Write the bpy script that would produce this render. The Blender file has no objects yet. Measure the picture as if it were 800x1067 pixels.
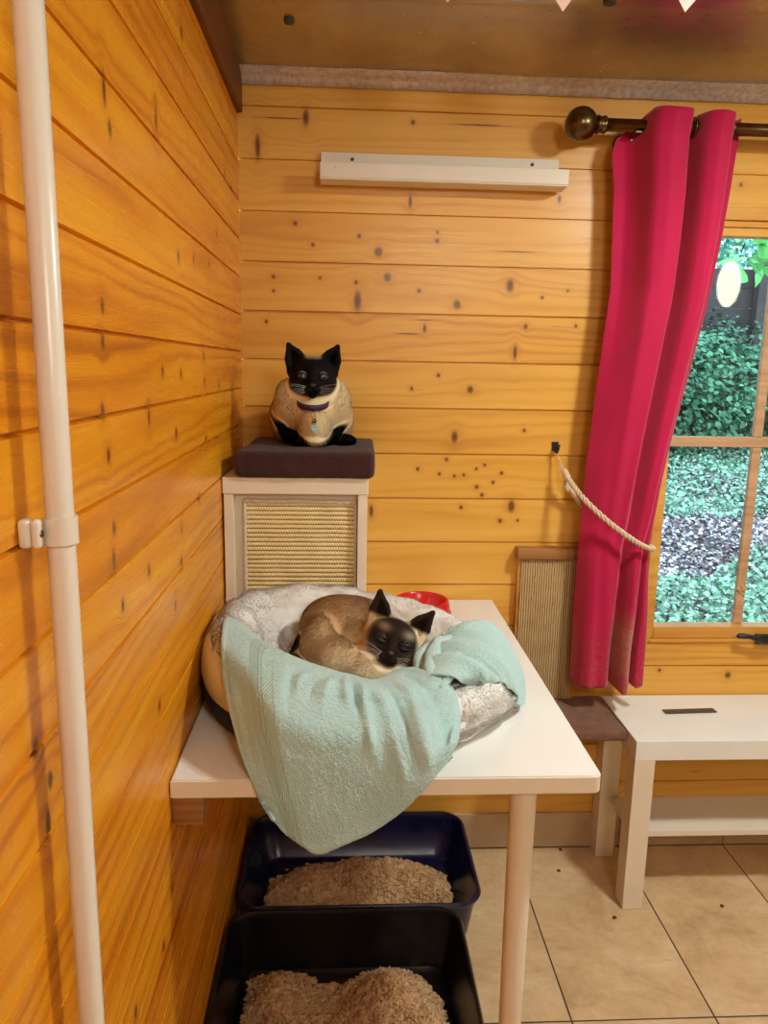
import bpy, bmesh, math, random
import numpy as np
from mathutils import Vector, Matrix, noise as mnoise
random.seed(7); RNG = np.random.default_rng(7)
PI = math.pi
SC = bpy.context.scene
COL = SC.collection

# ------------------------------------------------------------------ objects
def link_mesh(name, me, mat, parent=None, origin=None, smooth=False):
    """mesh in world coordinates -> ONE object whose origin is `origin` (or its parent's base)"""
    o = bpy.data.objects.new(name, me)
    COL.objects.link(o)
    if mat is not None:
        for m in (mat if isinstance(mat, (list, tuple)) else [mat]):
            me.materials.append(m)
    pw = Vector((0, 0, 0))
    p = parent
    while p is not None:
        pw += p.location; p = p.parent
    org = Vector(origin) if origin is not None else (pw if parent is not None else Vector((0, 0, 0)))
    me.transform(Matrix.Translation(-org))
    o.location = org - pw
    if parent is not None:
        o.parent = parent
    if smooth:
        me.polygons.foreach_set('use_smooth', [True] * len(me.polygons))
    me.update()
    return o

def obj(name, bm, mat, parent=None, origin=None, smooth=False):
    me = bpy.data.meshes.new(name)
    bm.normal_update(); bm.to_mesh(me); bm.free()
    return link_mesh(name, me, mat, parent, origin, smooth)

def thing(name, label, cat, loc=(0, 0, 0), group=None):
    o = bpy.data.objects.new(name, None); COL.objects.link(o)
    o.empty_display_size = .05
    o.location = loc; o['label'] = label; o['category'] = cat
    if group: o['group'] = group
    return o

def tag(o, label, cat, group=None, kind=None):
    o['label'] = label; o['category'] = cat
    if group: o['group'] = group
    if kind: o['kind'] = kind
    return o

def struct(o):
    o['kind'] = 'structure'; return o

def auto_smooth(o, ang=35):
    me = o.data
    me.polygons.foreach_set('use_smooth', [True] * len(me.polygons))
    try:
        me.set_sharp_from_angle(angle=math.radians(ang))
    except Exception:
        pass
    return o

# ------------------------------------------------------------------ shapes (bmesh, world coordinates)
def box(bm, a, b, bevel=0.0, seg=2):
    a = Vector(a); b = Vector(b)
    r = bmesh.ops.create_cube(bm, size=1)
    vs = r['verts']
    for v in vs:
        v.co = Vector(((v.co.x + .5) * (b.x - a.x) + a.x, (v.co.y + .5) * (b.y - a.y) + a.y, (v.co.z + .5) * (b.z - a.z) + a.z))
    if bevel > 0:
        es = list({e for v in vs for e in v.link_edges})
        bmesh.ops.bevel(bm, geom=es, offset=bevel, segments=seg, affect='EDGES', profile=.5)

def new_box(a, b, bevel=0.0, seg=2):
    bm = bmesh.new(); box(bm, a, b, bevel, seg); return bm

def tube(bm, pts, rad, n=16, caps=True):
    pts = [Vector(p) for p in pts]
    rads = rad if isinstance(rad, (list, tuple)) else [rad] * len(pts)
    rings = []
    up = None
    for i, p in enumerate(pts):
        t = (pts[min(i + 1, len(pts) - 1)] - pts[max(i - 1, 0)]).normalized()
        if up is None:
            up = Vector((0, 0, 1)) if abs(t.z) < .9 else Vector((1, 0, 0))
        x = up - t * up.dot(t); x.normalize(); up = x
        y = t.cross(x)
        rings.append([bm.verts.new(p + (x * math.cos(2 * PI * k / n) + y * math.sin(2 * PI * k / n)) * rads[i]) for k in range(n)])
    for a, b in zip(rings, rings[1:]):
        for k in range(n):
            bm.faces.new((a[k], a[(k + 1) % n], b[(k + 1) % n], b[k]))
    if caps:
        bm.faces.new(rings[0][::-1]); bm.faces.new(rings[-1])

def lathe(bm, prof, c, axis='z', n=48, sx=1, sy=1, close=False):
    """prof: list of (r, h)"""
    c = Vector(c); rings = []
    for r, h in prof:
        ring = []
        for k in range(n):
            a = 2 * PI * k / n
            u, v = r * math.cos(a) * sx, r * math.sin(a) * sy
            if axis == 'z': p = (u, v, h)
            elif axis == 'x': p = (h, u, v)
            else: p = (u, h, v)
            ring.append(bm.verts.new(c + Vector(p)))
        rings.append(ring)
    prs = list(zip(rings, rings[1:]))
    if close: prs.append((rings[-1], rings[0]))
    for a, b in prs:
        for k in range(n):
            bm.faces.new((a[k], a[(k + 1) % n], b[(k + 1) % n], b[k]))
    if not close:
        if prof[0][0] > 1e-5: bm.faces.new(rings[0][::-1])
        if prof[-1][0] > 1e-5: bm.faces.new(rings[-1])
    bmesh.ops.remove_doubles(bm, verts=bm.verts[:], dist=1e-6)
    bmesh.ops.recalc_face_normals(bm, faces=bm.faces[:])

def sphere(bm, c, r, sx=1, sy=1, sz=1, seg=24, rings=16):
    q = bmesh.ops.create_uvsphere(bm, u_segments=seg, v_segments=rings, radius=r)
    for v in q['verts']:
        v.co = Vector((v.co.x * sx + c[0], v.co.y * sy + c[1], v.co.z * sz + c[2]))

def mesh_np(name, V, F):
    me = bpy.data.meshes.new(name)
    V = np.asarray(V, np.float32); F = np.asarray(F, np.int32)
    k = F.shape[1]
    me.vertices.add(len(V)); me.vertices.foreach_set('co', V.ravel())
    me.loops.add(F.size); me.loops.foreach_set('vertex_index', F.ravel())
    me.polygons.add(len(F)); me.polygons.foreach_set('loop_start', np.arange(0, F.size, k, dtype=np.int32))
    try: me.polygons.foreach_set('loop_total', np.full(len(F), k, dtype=np.int32))
    except Exception: pass
    me.update(calc_edges=True); me.validate()
    return me

def set_col(me, C, name='Col'):
    a = me.color_attributes.new(name, 'FLOAT_COLOR', 'POINT')
    C = np.asarray(C, np.float32)
    if C.shape[1] == 3: C = np.concatenate([C, np.ones((len(C), 1), np.float32)], 1)
    a.data.foreach_set('color', C.ravel())

def set_uv(me, UV):
    """UV per vertex -> corner uv layer"""
    uv = me.uv_layers.new(name='UVMap')
    idx = np.empty(len(me.loops), np.int32); me.loops.foreach_get('vertex_index', idx)
    uv.data.foreach_set('uv', np.asarray(UV, np.float32)[idx].ravel())

def grid_faces(nu, nv, wrap=False):
    """verts indexed i*nv + j"""
    i = np.arange(nu if wrap else nu - 1); j = np.arange(nv - 1)
    I, J = np.meshgrid(i, j, indexing='ij'); I2 = (I + 1) % nu
    return np.stack([I * nv + J, I2 * nv + J, I2 * nv + J + 1, I * nv + J + 1], -1).reshape(-1, 4)

def catmull(P, t, closed=False):
    P = np.asarray(P, float); n = len(P)
    t = np.asarray(t, float)
    if closed:
        s = (t % 1) * n; i = np.floor(s).astype(int); f = (s - i)
        g = lambda k: P[(i + k) % n]
    else:
        s = np.clip(t, 0, 1) * (n - 1); i = np.minimum(np.floor(s).astype(int), n - 2); f = s - i
        def g(k):
            j = i + k
            r = P[np.clip(j, 0, n - 1)]
            r = np.where((j < 0).reshape((-1,) + (1,) * (P.ndim - 1)), 2 * P[0] - P[1], r)
            return np.where((j > n - 1).reshape((-1,) + (1,) * (P.ndim - 1)), 2 * P[-1] - P[-2], r)
    f = f.reshape((-1,) + (1,) * (P.ndim - 1))
    a, b, c, d = g(-1), g(0), g(1), g(2)
    return .5 * (2 * b + (c - a) * f + (2 * a - 5 * b + 4 * c - d) * f ** 2 + (3 * b - a - 3 * c + d) * f ** 3)

# cheap vector noise: sum of random plane waves
class Waves:
    def __init__(s, seed, n=24, f=1.0, spread=.5):
        r = np.random.default_rng(seed)
        d = r.normal(size=(n, 3)); d /= np.linalg.norm(d, axis=1)[:, None]
        s.k = d * f * (1 + spread * r.uniform(-1, 1, (n, 1))); s.p = r.uniform(0, 2 * PI, n); s.n = n
    def __call__(s, X):
        return np.sin(np.asarray(X) @ s.k.T + s.p).sum(-1) * (2 / s.n) ** .5

# ------------------------------------------------------------------ material nodes
class NT:
    def __init__(s, name):
        s.m = bpy.data.materials.new(name); s.m.use_nodes = True
        s.t = s.m.node_tree; s.t.nodes.clear()
        s.out = s.t.nodes.new('ShaderNodeOutputMaterial')
    def n(s, typ, **kw):
        x = s.t.nodes.new(typ)
        for k, v in kw.items(): setattr(x, k, v)
        return x
    def l(s, a, b): s.t.links.new(a, b)
    def setin(s, sock, v):
        if hasattr(v, 'is_linked'): s.l(v, sock)
        else: sock.default_value = v
    def math(s, op, *a, clamp=False):
        x = s.n('ShaderNodeMath', operation=op, use_clamp=clamp)
        for i, v in enumerate(a): s.setin(x.inputs[i], v)
        return x.outputs[0]
    def coord(s, kind='Object'):
        return s.n('ShaderNodeTexCoord').outputs[kind]
    def sep(s, v):
        x = s.n('ShaderNodeSeparateXYZ'); s.l(v, x.inputs[0]); return x.outputs
    def comb(s, a, b, c):
        x = s.n('ShaderNodeCombineXYZ')
        for i, v in enumerate((a, b, c)): s.setin(x.inputs[i], v)
        return x.outputs[0]
    def noise(s, vec, scale=1, detail=3, rough=.5, dist=0, dim='3D'):
        x = s.n('ShaderNodeTexNoise', noise_dimensions=dim)
        if vec is not None: s.l(vec, x.inputs['Vector'])
        x.inputs['Scale'].default_value = scale; x.inputs['Detail'].default_value = detail
        x.inputs['Roughness'].default_value = rough; x.inputs['Distortion'].default_value = dist
        return x.outputs['Fac']
    def ramp(s, fac, stops, interp='LINEAR'):
        x = s.n('ShaderNodeValToRGB'); s.setin(x.inputs[0], fac)
        x.color_ramp.interpolation = interp
        e = x.color_ramp.elements
        while len(e) > 1: e.remove(e[-1])
        e[0].position = stops[0][0]; e[0].color = c4(stops[0][1])
        for p, c in stops[1:]:
            k = e.new(p); k.color = c4(c)
        return x.outputs[0]
    def rng(s, v, a, b, c=0, d=1, smooth=False):
        x = s.n('ShaderNodeMapRange')
        if smooth: x.interpolation_type = 'SMOOTHSTEP'
        s.setin(x.inputs[0], v)
        for i, q in zip((1, 2, 3, 4), (a, b, c, d)): s.setin(x.inputs[i], q)
        return x.outputs[0]
    def mix(s, f, a, b, mode='MIX'):
        x = s.n('ShaderNodeMix', data_type='RGBA', blend_type=mode)
        s.setin(x.inputs[0], f); s.setin(x.inputs[6], c4(a) if isinstance(a, (tuple, list)) else a)
        s.setin(x.inputs[7], c4(b) if isinstance(b, (tuple, list)) else b)
        return x.outputs[2]
    def bump(s, h, strength=.3, dist=.01, normal=None):
        x = s.n('ShaderNodeBump'); x.inputs['Strength'].default_value = strength; x.inputs['Distance'].default_value = dist
        s.l(h, x.inputs['Height'])
        if normal is not None: s.l(normal, x.inputs['Normal'])
        return x.outputs[0]
    def bsdf(s, col=None, rough=.5, metal=0, normal=None, spec=.5, sheen=0, coat=0, alpha=None, sub=0, coat_rough=.2):
        p = s.n('ShaderNodeBsdfPrincipled')
        if col is not None: s.setin(p.inputs['Base Color'], c4(col) if isinstance(col, (tuple, list)) else col)
        s.setin(p.inputs['Roughness'], rough); s.setin(p.inputs['Metallic'], metal)
        s.setin(p.inputs['Specular IOR Level'], spec)
        p.inputs['Sheen Weight'].default_value = sheen; p.inputs['Coat Weight'].default_value = coat
        p.inputs['Coat Roughness'].default_value = coat_rough
        if normal is not None: s.l(normal, p.inputs['Normal'])
        s.l(p.outputs[0], s.out.inputs[0]); s.p = p
        return s.m

def lin(v):
    v = v / 255
    return v / 12.92 if v <= .04045 else ((v + .055) / 1.055) ** 2.4
def rgb(r, g, b): return (lin(r), lin(g), lin(b))
def c4(c): return tuple(c) if len(c) == 4 else tuple(c) + (1.0,)

def mottled(name, c1, c2, scale=20, rough=.5, bump=.1, bscale=80, spec=.5, sheen=0, coat=0, metal=0, detail=4, dist=.005):
    t = NT(name); co = t.coord()
    f = t.noise(co, scale, detail, .6)
    col = t.ramp(f, [(.3, c1), (.7, c2)])
    nb = t.bump(t.noise(co, bscale, 4, .6), bump, dist) if bump else None
    return t.bsdf(col, rough, metal, nb, spec, sheen, coat)

# -- planked varnished pine; u along the board, v up; knots = [(u, v, size)]
KNOT = None
def knot_group():
    g = bpy.data.node_groups.new('pine_knot', 'ShaderNodeTree')
    I = g.interface
    for nme, ty in (('U', 'NodeSocketFloat'), ('V', 'NodeSocketFloat'), ('KU', 'NodeSocketFloat'), ('KV', 'NodeSocketFloat'), ('Inv', 'NodeSocketFloat'),
                    ('InvV', 'NodeSocketFloat'), ('Mask', 'NodeSocketFloat'), ('Halo', 'NodeSocketFloat'), ('Warp', 'NodeSocketFloat')):
        I.new_socket(nme, in_out='INPUT', socket_type=ty)
    for nme in ('Mask', 'Halo', 'Warp'):
        I.new_socket(nme, in_out='OUTPUT', socket_type='NodeSocketFloat')
    gi = g.nodes.new('NodeGroupInput'); go = g.nodes.new('NodeGroupOutput')
    def M(op, *a):
        x = g.nodes.new('ShaderNodeMath'); x.operation = op
        for i, v in enumerate(a):
            if hasattr(v, 'is_linked'): g.links.new(v, x.inputs[i])
            else: x.inputs[i].default_value = v
        return x.outputs[0]
    o = gi.outputs
    du = M('MULTIPLY', M('SUBTRACT', o['U'], o['KU']), o['Inv'])
    dv = M('MULTIPLY', M('SUBTRACT', o['V'], o['KV']), o['InvV'])
    d2 = M('ADD', M('MULTIPLY', du, du), M('MULTIPLY', dv, dv))
    core = M('POWER', 2.718, M('MULTIPLY', M('MULTIPLY', d2, d2), -1.0))
    du2 = M('MULTIPLY', du, .3); dv2 = M('MULTIPLY', dv, .42)
    h2 = M('ADD', M('MULTIPLY', du2, du2), M('MULTIPLY', dv2, dv2))
    halo = M('POWER', 2.718, M('MULTIPLY', h2, -1.0))
    w = M('MULTIPLY', M('MULTIPLY', halo, dv), M('DIVIDE', 0.9, o['InvV']))
    g.links.new(M('MAXIMUM', o['Mask'], core), go.inputs['Mask'])
    g.links.new(M('MAXIMUM', o['Halo'], halo), go.inputs['Halo'])
    g.links.new(M('ADD', o['Warp'], w), go.inputs['Warp'])
    return g

def pine(name, ua, pitch, v0, knots, light, mid, dark, rough=.32, gloss=.5, seed=0., ringscale=1.0, ringamp=.14):
    global KNOT
    if KNOT is None: KNOT = knot_group()
    t = NT(name); s = t.sep(t.coord()); u = s[ua]; v = s[2]
    mask = halo = warp = 0.0
    for ku, kv, sz, asp in knots:
        g = t.n('ShaderNodeGroup'); g.node_tree = KNOT
        t.l(u, g.inputs['U']); t.l(v, g.inputs['V'])
        g.inputs['KU'].default_value = ku; g.inputs['KV'].default_value = kv
        g.inputs['Inv'].default_value = 1 / sz; g.inputs['InvV'].default_value = 1 / (sz * asp)
        for nm, val in (('Mask', mask), ('Halo', halo), ('Warp', warp)): t.setin(g.inputs[nm], val)
        mask, halo, warp = g.outputs['Mask'], g.outputs['Halo'], g.outputs['Warp']
    idx = t.math('FLOOR', t.math('DIVIDE', t.math('SUBTRACT', v, v0), pitch))
    wn = t.n('ShaderNodeTexWhiteNoise', noise_dimensions='1D'); t.l(t.math('ADD', idx, seed), wn.inputs['W'])
    r1 = wn.outputs['Value']
    wn2 = t.n('ShaderNodeTexWhiteNoise', noise_dimensions='1D'); t.l(t.math('ADD', idx, seed + 31.7), wn2.inputs['W'])
    r2 = wn2.outputs['Value']
    vv = t.math('SUBTRACT', v, warp) if knots else v
    off = t.math('MULTIPLY', r1, 37.0)
    # slow waviness of the grain
    wav = t.noise(t.comb(t.math('MULTIPLY', u, 1.6), t.math('MULTIPLY', vv, 5.0), off), 1, 2, .5)
    vw = t.math('ADD', vv, t.math('MULTIPLY', t.math('SUBTRACT', wav, .5), .05))
    # growth rings: contours of a stretched noise
    rn = t.noise(t.comb(t.math('MULTIPLY', u, .55 * ringscale), t.math('MULTIPLY', vw, 9.0 * ringscale), off), 1, 1.0, .4)
    ph = t.math('ADD', t.math('MULTIPLY', rn, 46.0), t.math('MULTIPLY', vw, 190.0))
    ring = t.math('POWER', t.math('ADD', t.math('MULTIPLY', t.math('SINE', ph), .5), .5), 2.0)
    fine = t.noise(t.comb(t.math('MULTIPLY', u, 5.0), t.math('MULTIPLY', vw, 420.0), off), 1, 3, .6)
    broad = t.noise(t.comb(t.math('MULTIPLY', u, 1.3), t.math('MULTIPLY', vw, 16.0), off), 1, 3, .55)
    g = t.math('ADD', t.math('ADD', t.math('MULTIPLY', ring, ringamp), t.math('MULTIPLY', fine, .26)), t.math('MULTIPLY', broad, .85))
    g = t.math('ADD', g, t.math('MULTIPLY', t.math('SUBTRACT', r2, .5), .26))
    col = t.ramp(g, [(.34, light), (.66, mid), (1.02, dark)])
    if knots:
        hn = t.noise(t.coord(), 60, 3, .6)
        hm = t.math('MULTIPLY', t.math('POWER', halo, 1.6), t.rng(hn, .25, .75, .1, 1.0))
        col = t.mix(t.math('MULTIPLY', hm, .55, clamp=True), col, tuple(c * k_ for c, k_ in zip(dark, (.85, .68, .5))))
        kn = t.noise(t.coord(), 140, 3, .7)
        col = t.mix(t.math('MULTIPLY', mask, t.rng(kn, .3, .7, .8, 1.0), clamp=True), col, (.115, .030, .006))
    # short resin streaks
    st = t.noise(t.comb(t.math('MULTIPLY', u, 7.0), t.math('MULTIPLY', vw, 150.0), t.math('ADD', off, 9.0)), 1, 2, .5)
    col = t.mix(t.rng(st, .72, .80, 0, .55), col, tuple(c * .35 for c in dark))
    h = t.math('ADD', t.math('MULTIPLY', fine, .5), t.math('MULTIPLY', ring, .5))
    nb = t.bump(h, .12, .002)
    rr = t.rng(fine, .2, .8, rough - .06, rough + .1)
    return t.bsdf(col, rr, 0, nb, gloss)

def fuzz_mat(name, rough=.9, sheen=.15, tint=None):
    t = NT(name); a = t.n('ShaderNodeAttribute', attribute_name='Col')
    col = a.outputs['Color']
    return t.bsdf(col, rough, 0, None, .12 if name == 'cat_fur' else .25, sheen)

# ------------------------------------------------------------------ short fur / pile as fine blades (one mesh)
def blades(P, N, L, W, droop, jitter, C, seed=1, curl=0.0):
    """P roots, N normals, L lengths, W width, droop = flow vectors; returns V,F,C (3 segments, tapered)"""
    r = np.random.default_rng(seed); n = len(P)
    d = N + droop + r.normal(size=(n, 3)) * jitter
    d /= np.linalg.norm(d, axis=1)[:, None] + 1e-9
    sd = np.cross(d, r.normal(size=(n, 3))); sd /= np.linalg.norm(sd, axis=1)[:, None] + 1e-9
    cv = np.cross(d, sd)
    L = np.broadcast_to(np.asarray(L, float).reshape(-1, 1) if np.ndim(L) else np.full((n, 1), float(L)), (n, 1)) * r.uniform(.6, 1.15, (n, 1))
    W = float(W)
    p0 = P - N * .0008
    bend = droop * .6 + cv * curl * r.uniform(-1, 1, (n, 1)) + sd * curl * r.uniform(-1, 1, (n, 1))
    p1 = p0 + d * L * .5 + bend * L * .12
    p2 = p0 + d * L * .85 + bend * L * .65
    V = np.stack([p0 - sd * W / 2, p0 + sd * W / 2, p1 - sd * W * .42, p1 + sd * W * .42, p2], 1).reshape(-1, 3)
    b = np.arange(n)[:, None] * 5
    F = np.concatenate([b + np.array([[0, 1, 3]]), b + np.array([[0, 3, 2]]), b + np.array([[2, 3, 4]])], 1).reshape(-1, 3)
    CC = np.repeat(C, 5, axis=0)
    NN = np.repeat(N, 5, axis=0)
    return V, F, CC, NN

def surface_samples(V, F, n, seed=3):
    """quads or tris -> n random points, normals, face ids, barycentric weights on tris"""
    r = np.random.default_rng(seed)
    T = np.concatenate([F[:, [0, 1, 2]], F[:, [0, 2, 3]]]) if F.shape[1] == 4 else F
    a, b, c = V[T[:, 0]], V[T[:, 1]], V[T[:, 2]]
    nr = np.cross(b - a, c - a); ar = np.linalg.norm(nr, axis=1)
    k = r.choice(len(T), n, p=ar / ar.sum())
    u = r.uniform(0, 1, n); v = r.uniform(0, 1, n); fl = u + v > 1; u[fl] = 1 - u[fl]; v[fl] = 1 - v[fl]
    P = a[k] + (b - a)[k] * u[:, None] + (c - a)[k] * v[:, None]
    return P, T[k], np.stack([1 - u - v, u, v], 1)

def vnormals(V, F):
    T = np.concatenate([F[:, [0, 1, 2]], F[:, [0, 2, 3]]]) if F.shape[1] == 4 else F
    nr = np.cross(V[T[:, 1]] - V[T[:, 0]], V[T[:, 2]] - V[T[:, 0]])
    N = np.zeros_like(V)
    for i in range(3): np.add.at(N, T[:, i], nr)
    return N / (np.linalg.norm(N, axis=1)[:, None] + 1e-12)

def blade_object(name, V, F, C, NN, mat, parent):
    me = mesh_np(name, V, F); set_col(me, C)
    me.polygons.foreach_set('use_smooth', [True] * len(me.polygons))
    o = link_mesh(name, me, mat, parent)
    me.normals_split_custom_set_from_vertices(NN.tolist())
    return o

# ------------------------------------------------------------------ signed distance bodies + surface nets
def sd_ell(X, c, r, R=None):
    q = X - np.asarray(c)
    if R is not None: q = q @ R
    r = np.asarray(r, float)
    k0 = np.linalg.norm(q / r, axis=-1); k1 = np.linalg.norm(q / (r * r), axis=-1)
    return k0 * (k0 - 1) / (k1 + 1e-9)
def sd_cap(X, a, b, ra, rb):
    a = np.asarray(a, float); b = np.asarray(b, float); ab = b - a
    h = np.clip(((X - a) @ ab) / (ab @ ab), 0, 1)
    return np.linalg.norm(X - a - h[..., None] * ab, axis=-1) - (ra + (rb - ra) * h)
def sd_tri(X, a, b, c, r):
    a, b, c = [np.asarray(q, float) for q in (a, b, c)]
    n = np.cross(b - a, c - a)
    def seg(p, q):
        pq = q - p; h = np.clip(((X - p) @ pq) / (pq @ pq), 0, 1)
        return ((X - p - h[..., None] * pq) ** 2).sum(-1)
    ins = (np.sign((X - a) @ np.cross(b - a, n)) + np.sign((X - b) @ np.cross(c - b, n)) + np.sign((X - c) @ np.cross(a - c, n)))
    e = np.minimum(np.minimum(seg(a, b), seg(b, c)), seg(c, a))
    pl = ((X - a) @ n) ** 2 / (n @ n)
    return np.sqrt(np.where(ins < -1.5, pl, e)) - r
def smin(a, b, k):
    h = np.clip(.5 + .5 * (b - a) / k, 0, 1)
    return b + (a - b) * h - k * h * (1 - h)
def smax(a, b, k): return -smin(-a, -b, k)

def surface_nets(fn, lo, hi, h):
    lo = np.asarray(lo, float); n = np.ceil((np.asarray(hi) - lo) / h).astype(int) + 1
    ax = [lo[i] + h * np.arange(n[i]) for i in range(3)]
    G = np.stack(np.meshgrid(*ax, indexing='ij'), -1)
    val = np.empty(G.shape[:3])
    for i in range(n[0]): val[i] = fn(G[i])
    ins = val < 0
    cs = tuple(n - 1)
    acc = np.zeros(cs + (3,)); cnt = np.zeros(cs)
    offs = [(i, j, k) for i in (0, 1) for j in (0, 1) for k in (0, 1)]
    def S(A, o): return A[o[0]:o[0] + cs[0], o[1]:o[1] + cs[1], o[2]:o[2] + cs[2]]
    for a in offs:
        for d in range(3):
            if a[d] == 1: continue
            b = list(a); b[d] = 1; b = tuple(b)
            va, vb = S(val, a), S(val, b)
            x = (va < 0) != (vb < 0)
            t = np.where(x, va / np.where(x, va - vb, 1), 0)
            for e in range(3):
                acc[..., e] += np.where(x, a[e] + (t if e == d else 0), 0)
            cnt += x
    act = cnt > 0
    idx = -np.ones(cs, int); idx[act] = np.arange(act.sum())
    base = np.stack(np.nonzero(act), -1)
    V = lo + h * (base + acc[act] / cnt[act][:, None])
    F = []
    for d in range(3):
        e1, e2 = [(1, 2), (2, 0), (0, 1)][d]
        sl = [slice(1, n[i] - 1) for i in range(3)]; sl[d] = slice(0, n[d] - 1)
        A = ins[tuple(sl)]
        s2 = list(sl); s2[d] = slice(1, n[d]); B = ins[tuple(s2)]
        q = np.stack(np.nonzero(A != B), -1)
        flip = A[tuple(q.T)]
        g = q.copy()
        for i in range(3):
            if i != d: g[:, i] += 1
        def id_(o1, o2):
            k = g.copy(); k[:, e1] -= o1; k[:, e2] -= o2
            return idx[tuple(k.T)]
        f = np.stack([id_(1, 1), id_(0, 1), id_(0, 0), id_(1, 0)], -1)
        f[~flip] = f[~flip][:, ::-1]
        F.append(f)
    return V, np.concatenate(F)

def rotmat(rx=0, ry=0, rz=0):
    return np.array(Matrix.Rotation(rz, 3, 'Z') @ Matrix.Rotation(ry, 3, 'Y') @ Matrix.Rotation(rx, 3, 'X'))

# ================================================================== MATERIALS
KB = [(0.13, 1.635), (0.401, 1.863), (0.28, 1.61), (0.326, 1.576), (0.171, 1.588), (0.465, 1.623), (0.465, 1.604), (0.078, 1.513), (0.078, 1.481), (0.188, 1.513), (0.274, 1.505), (0.348, 1.518), (0.278, 1.462), (0.518, 1.459), (0.425, 1.489), (0.645, 1.506), (0.725, 1.48), (0.787, 1.497), (0.399, 1.69), (0.753, 1.706), (0.06, 1.41), (0.665, 1.348), (0.441, 1.401), (0.688, 1.411), (0.812, 1.414), (0.478, 1.29), (0.413, 1.257), (0.558, 1.257), (0.523, 1.14), (0.433, 1.058), (0.488, 1.046), (0.505, 1.083), (0.526, 1.041), (0.55, 1.044), (0.581, 1.06), (0.602, 1.07), (0.646, 1.05), (0.625, 1.026), (0.584, 1.014), (0.598, 0.993), (0.546, 0.961), (0.675, 0.965), (0.693, 0.928), (0.648, 0.927), (0.318, 0.95), (0.698, 1.158), (0.86, 0.96), (1.10, 0.52), (1.29, 0.505), (1.19, 1.75)]
BIG = {(0.326, 1.576): .010, (0.348, 1.518): .009, (0.278, 1.462): .009, (0.518, 1.459): .009, (0.645, 1.506): .009, (0.558, 1.257): .008, (0.523, 1.14): .008, (0.675, 0.965): .009, (1.29, .505): .008}
TALL = {(0.278, 1.462): 2.6, (0.399, 1.69): 3.4, (0.665, 1.348): 3.6, (0.753, 1.706): 2.2, (0.318, 0.95): 3, (0.441, 1.401): 2.4, (0.523, 1.14): 2, (0.675, .965): 1.8, (0.645, 1.506): 1.7, (.53, .99): 1}
kb = [(a, b, BIG.get((a, b), .0030 + .0022 * abs(math.sin(a * 91 + b * 57))), TALL.get((a, b), 1.15)) for a, b in KB] + [(0.045, 1.80, .006, 4.5), (0.155, 1.865, .007, 2.6), (.440, 1.421, .026, .05), (.10, 1.862, .05, .03), (.56, 1.862, .06, .03), (.40, 1.388, .03, .05), (.66, 1.584, .05, .03)]
KL = [(-1.017, 1.583), (-1.003, 1.55), (-0.794, 1.621), (-0.61, 1.796), (-0.329, 1.555), (-0.684, 1.464), (-0.565, 1.478), (-0.421, 1.487), (-0.117, 1.681), (-0.209, 1.693), (-1.059, 1.365), (-1.064, 1.329), (-1.076, 1.258), (-0.809, 1.297), (-0.692, 1.293), (-0.5, 1.323), (-0.498, 1.278), (-0.345, 1.267), (-0.13, 1.292), (-1.064, 1.211), (-0.891, 1.24), (-0.739, 1.206), (-0.5, 1.175), (-0.164, 1.2), (-1.058, 1.131), (-1.064, 1.097), (-0.724, 1.059), (-0.732, 1.01), (-0.922, 1.047), (-0.579, 1.08), (-1.04, 1.038), (-1.293, 0.999), (-1.269, 0.957), (-1.279, 0.922), (-0.783, 0.955), (-0.898, 0.849), (-0.869, 0.549), (-0.93, 0.50), (-1.07, 0.53)]
TL = {(-1.017, 1.583): 3, (-0.794, 1.621): 3.6, (-1.064, 1.329): 1.6, (-0.891, 1.24): 2.4, (-0.61, 1.796): 1.5, (-1.064, 1.097): 2.4, (-1.279, .922): 2.6}
kl = [(a, b, .0060 if TL.get((a, b), 1) < 2 else .0054, TL.get((a, b), 1.5)) for a, b in KL]

M = {}
M['pine_back'] = pine('pine_back', 0, .1128, 1.8855, kb, rgb(233, 180, 84), rgb(222, 162, 64), rgb(192, 120, 38), .33, .5, 3.0)
M['pine_left'] = pine('pine_left', 1, .0855, 1.5097, kl, rgb(238, 166, 34), rgb(222, 138, 22), rgb(168, 84, 12), .27, .42, 11.0, 1.0, .20)
M['pale_board'] = mottled('pale_board', rgb(222, 212, 190), rgb(206, 194, 170), 5, .5, .05)
M['pine_plain'] = pine('pine_plain', 0, .35, 0.13, [(1.10, .65, .004, 1), (1.25, 1.66, .004, 1.2)], rgb(224, 170, 84), rgb(206, 144, 62), rgb(172, 106, 40), .35, .4, 5.0)
M['pine_dull'] = pine('pine_dull', 1, .5, 0.0, [], rgb(182, 132, 78), rgb(156, 106, 58), rgb(116, 72, 36), .5, .3, 8.0)
M['pine_grey'] = pine('pine_grey', 0, .5, 0.0, [], rgb(206, 168, 130), rgb(184, 144, 108), rgb(146, 108, 78), .55, .3, 14.0)
M['beam'] = pine('beam', 1, .5, 0.13, [], rgb(120, 72, 34), rgb(92, 50, 22), rgb(58, 28, 12), .5, .3, 2.0)
def white_lacquer(name, c=(232, 222, 205), rough=.34):
    t = NT(name); co = t.coord()
    f = t.noise(co, 6, 3, .6)
    col = t.ramp(f, [(.3, rgb(*c)), (.75, rgb(*[k - 7 for k in c]))])
    sp = t.n('ShaderNodeTexVoronoi'); t.l(co, sp.inputs['Vector']); sp.inputs['Scale'].default_value = 34
    pick = t.noise(co, 9, 2, .5)
    dot = t.math('MULTIPLY', t.rng(sp.outputs['Distance'], .035, .05, 1, 0), t.rng(pick, .58, .62, 0, 1))
    col = t.mix(t.math('MULTIPLY', dot, .7), col, rgb(110, 80, 52))
    return t.bsdf(col, rough, 0, t.bump(t.noise(co, 300, 2), .02, .001), .5)
M['white'] = white_lacquer('white_lacquer')
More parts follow.
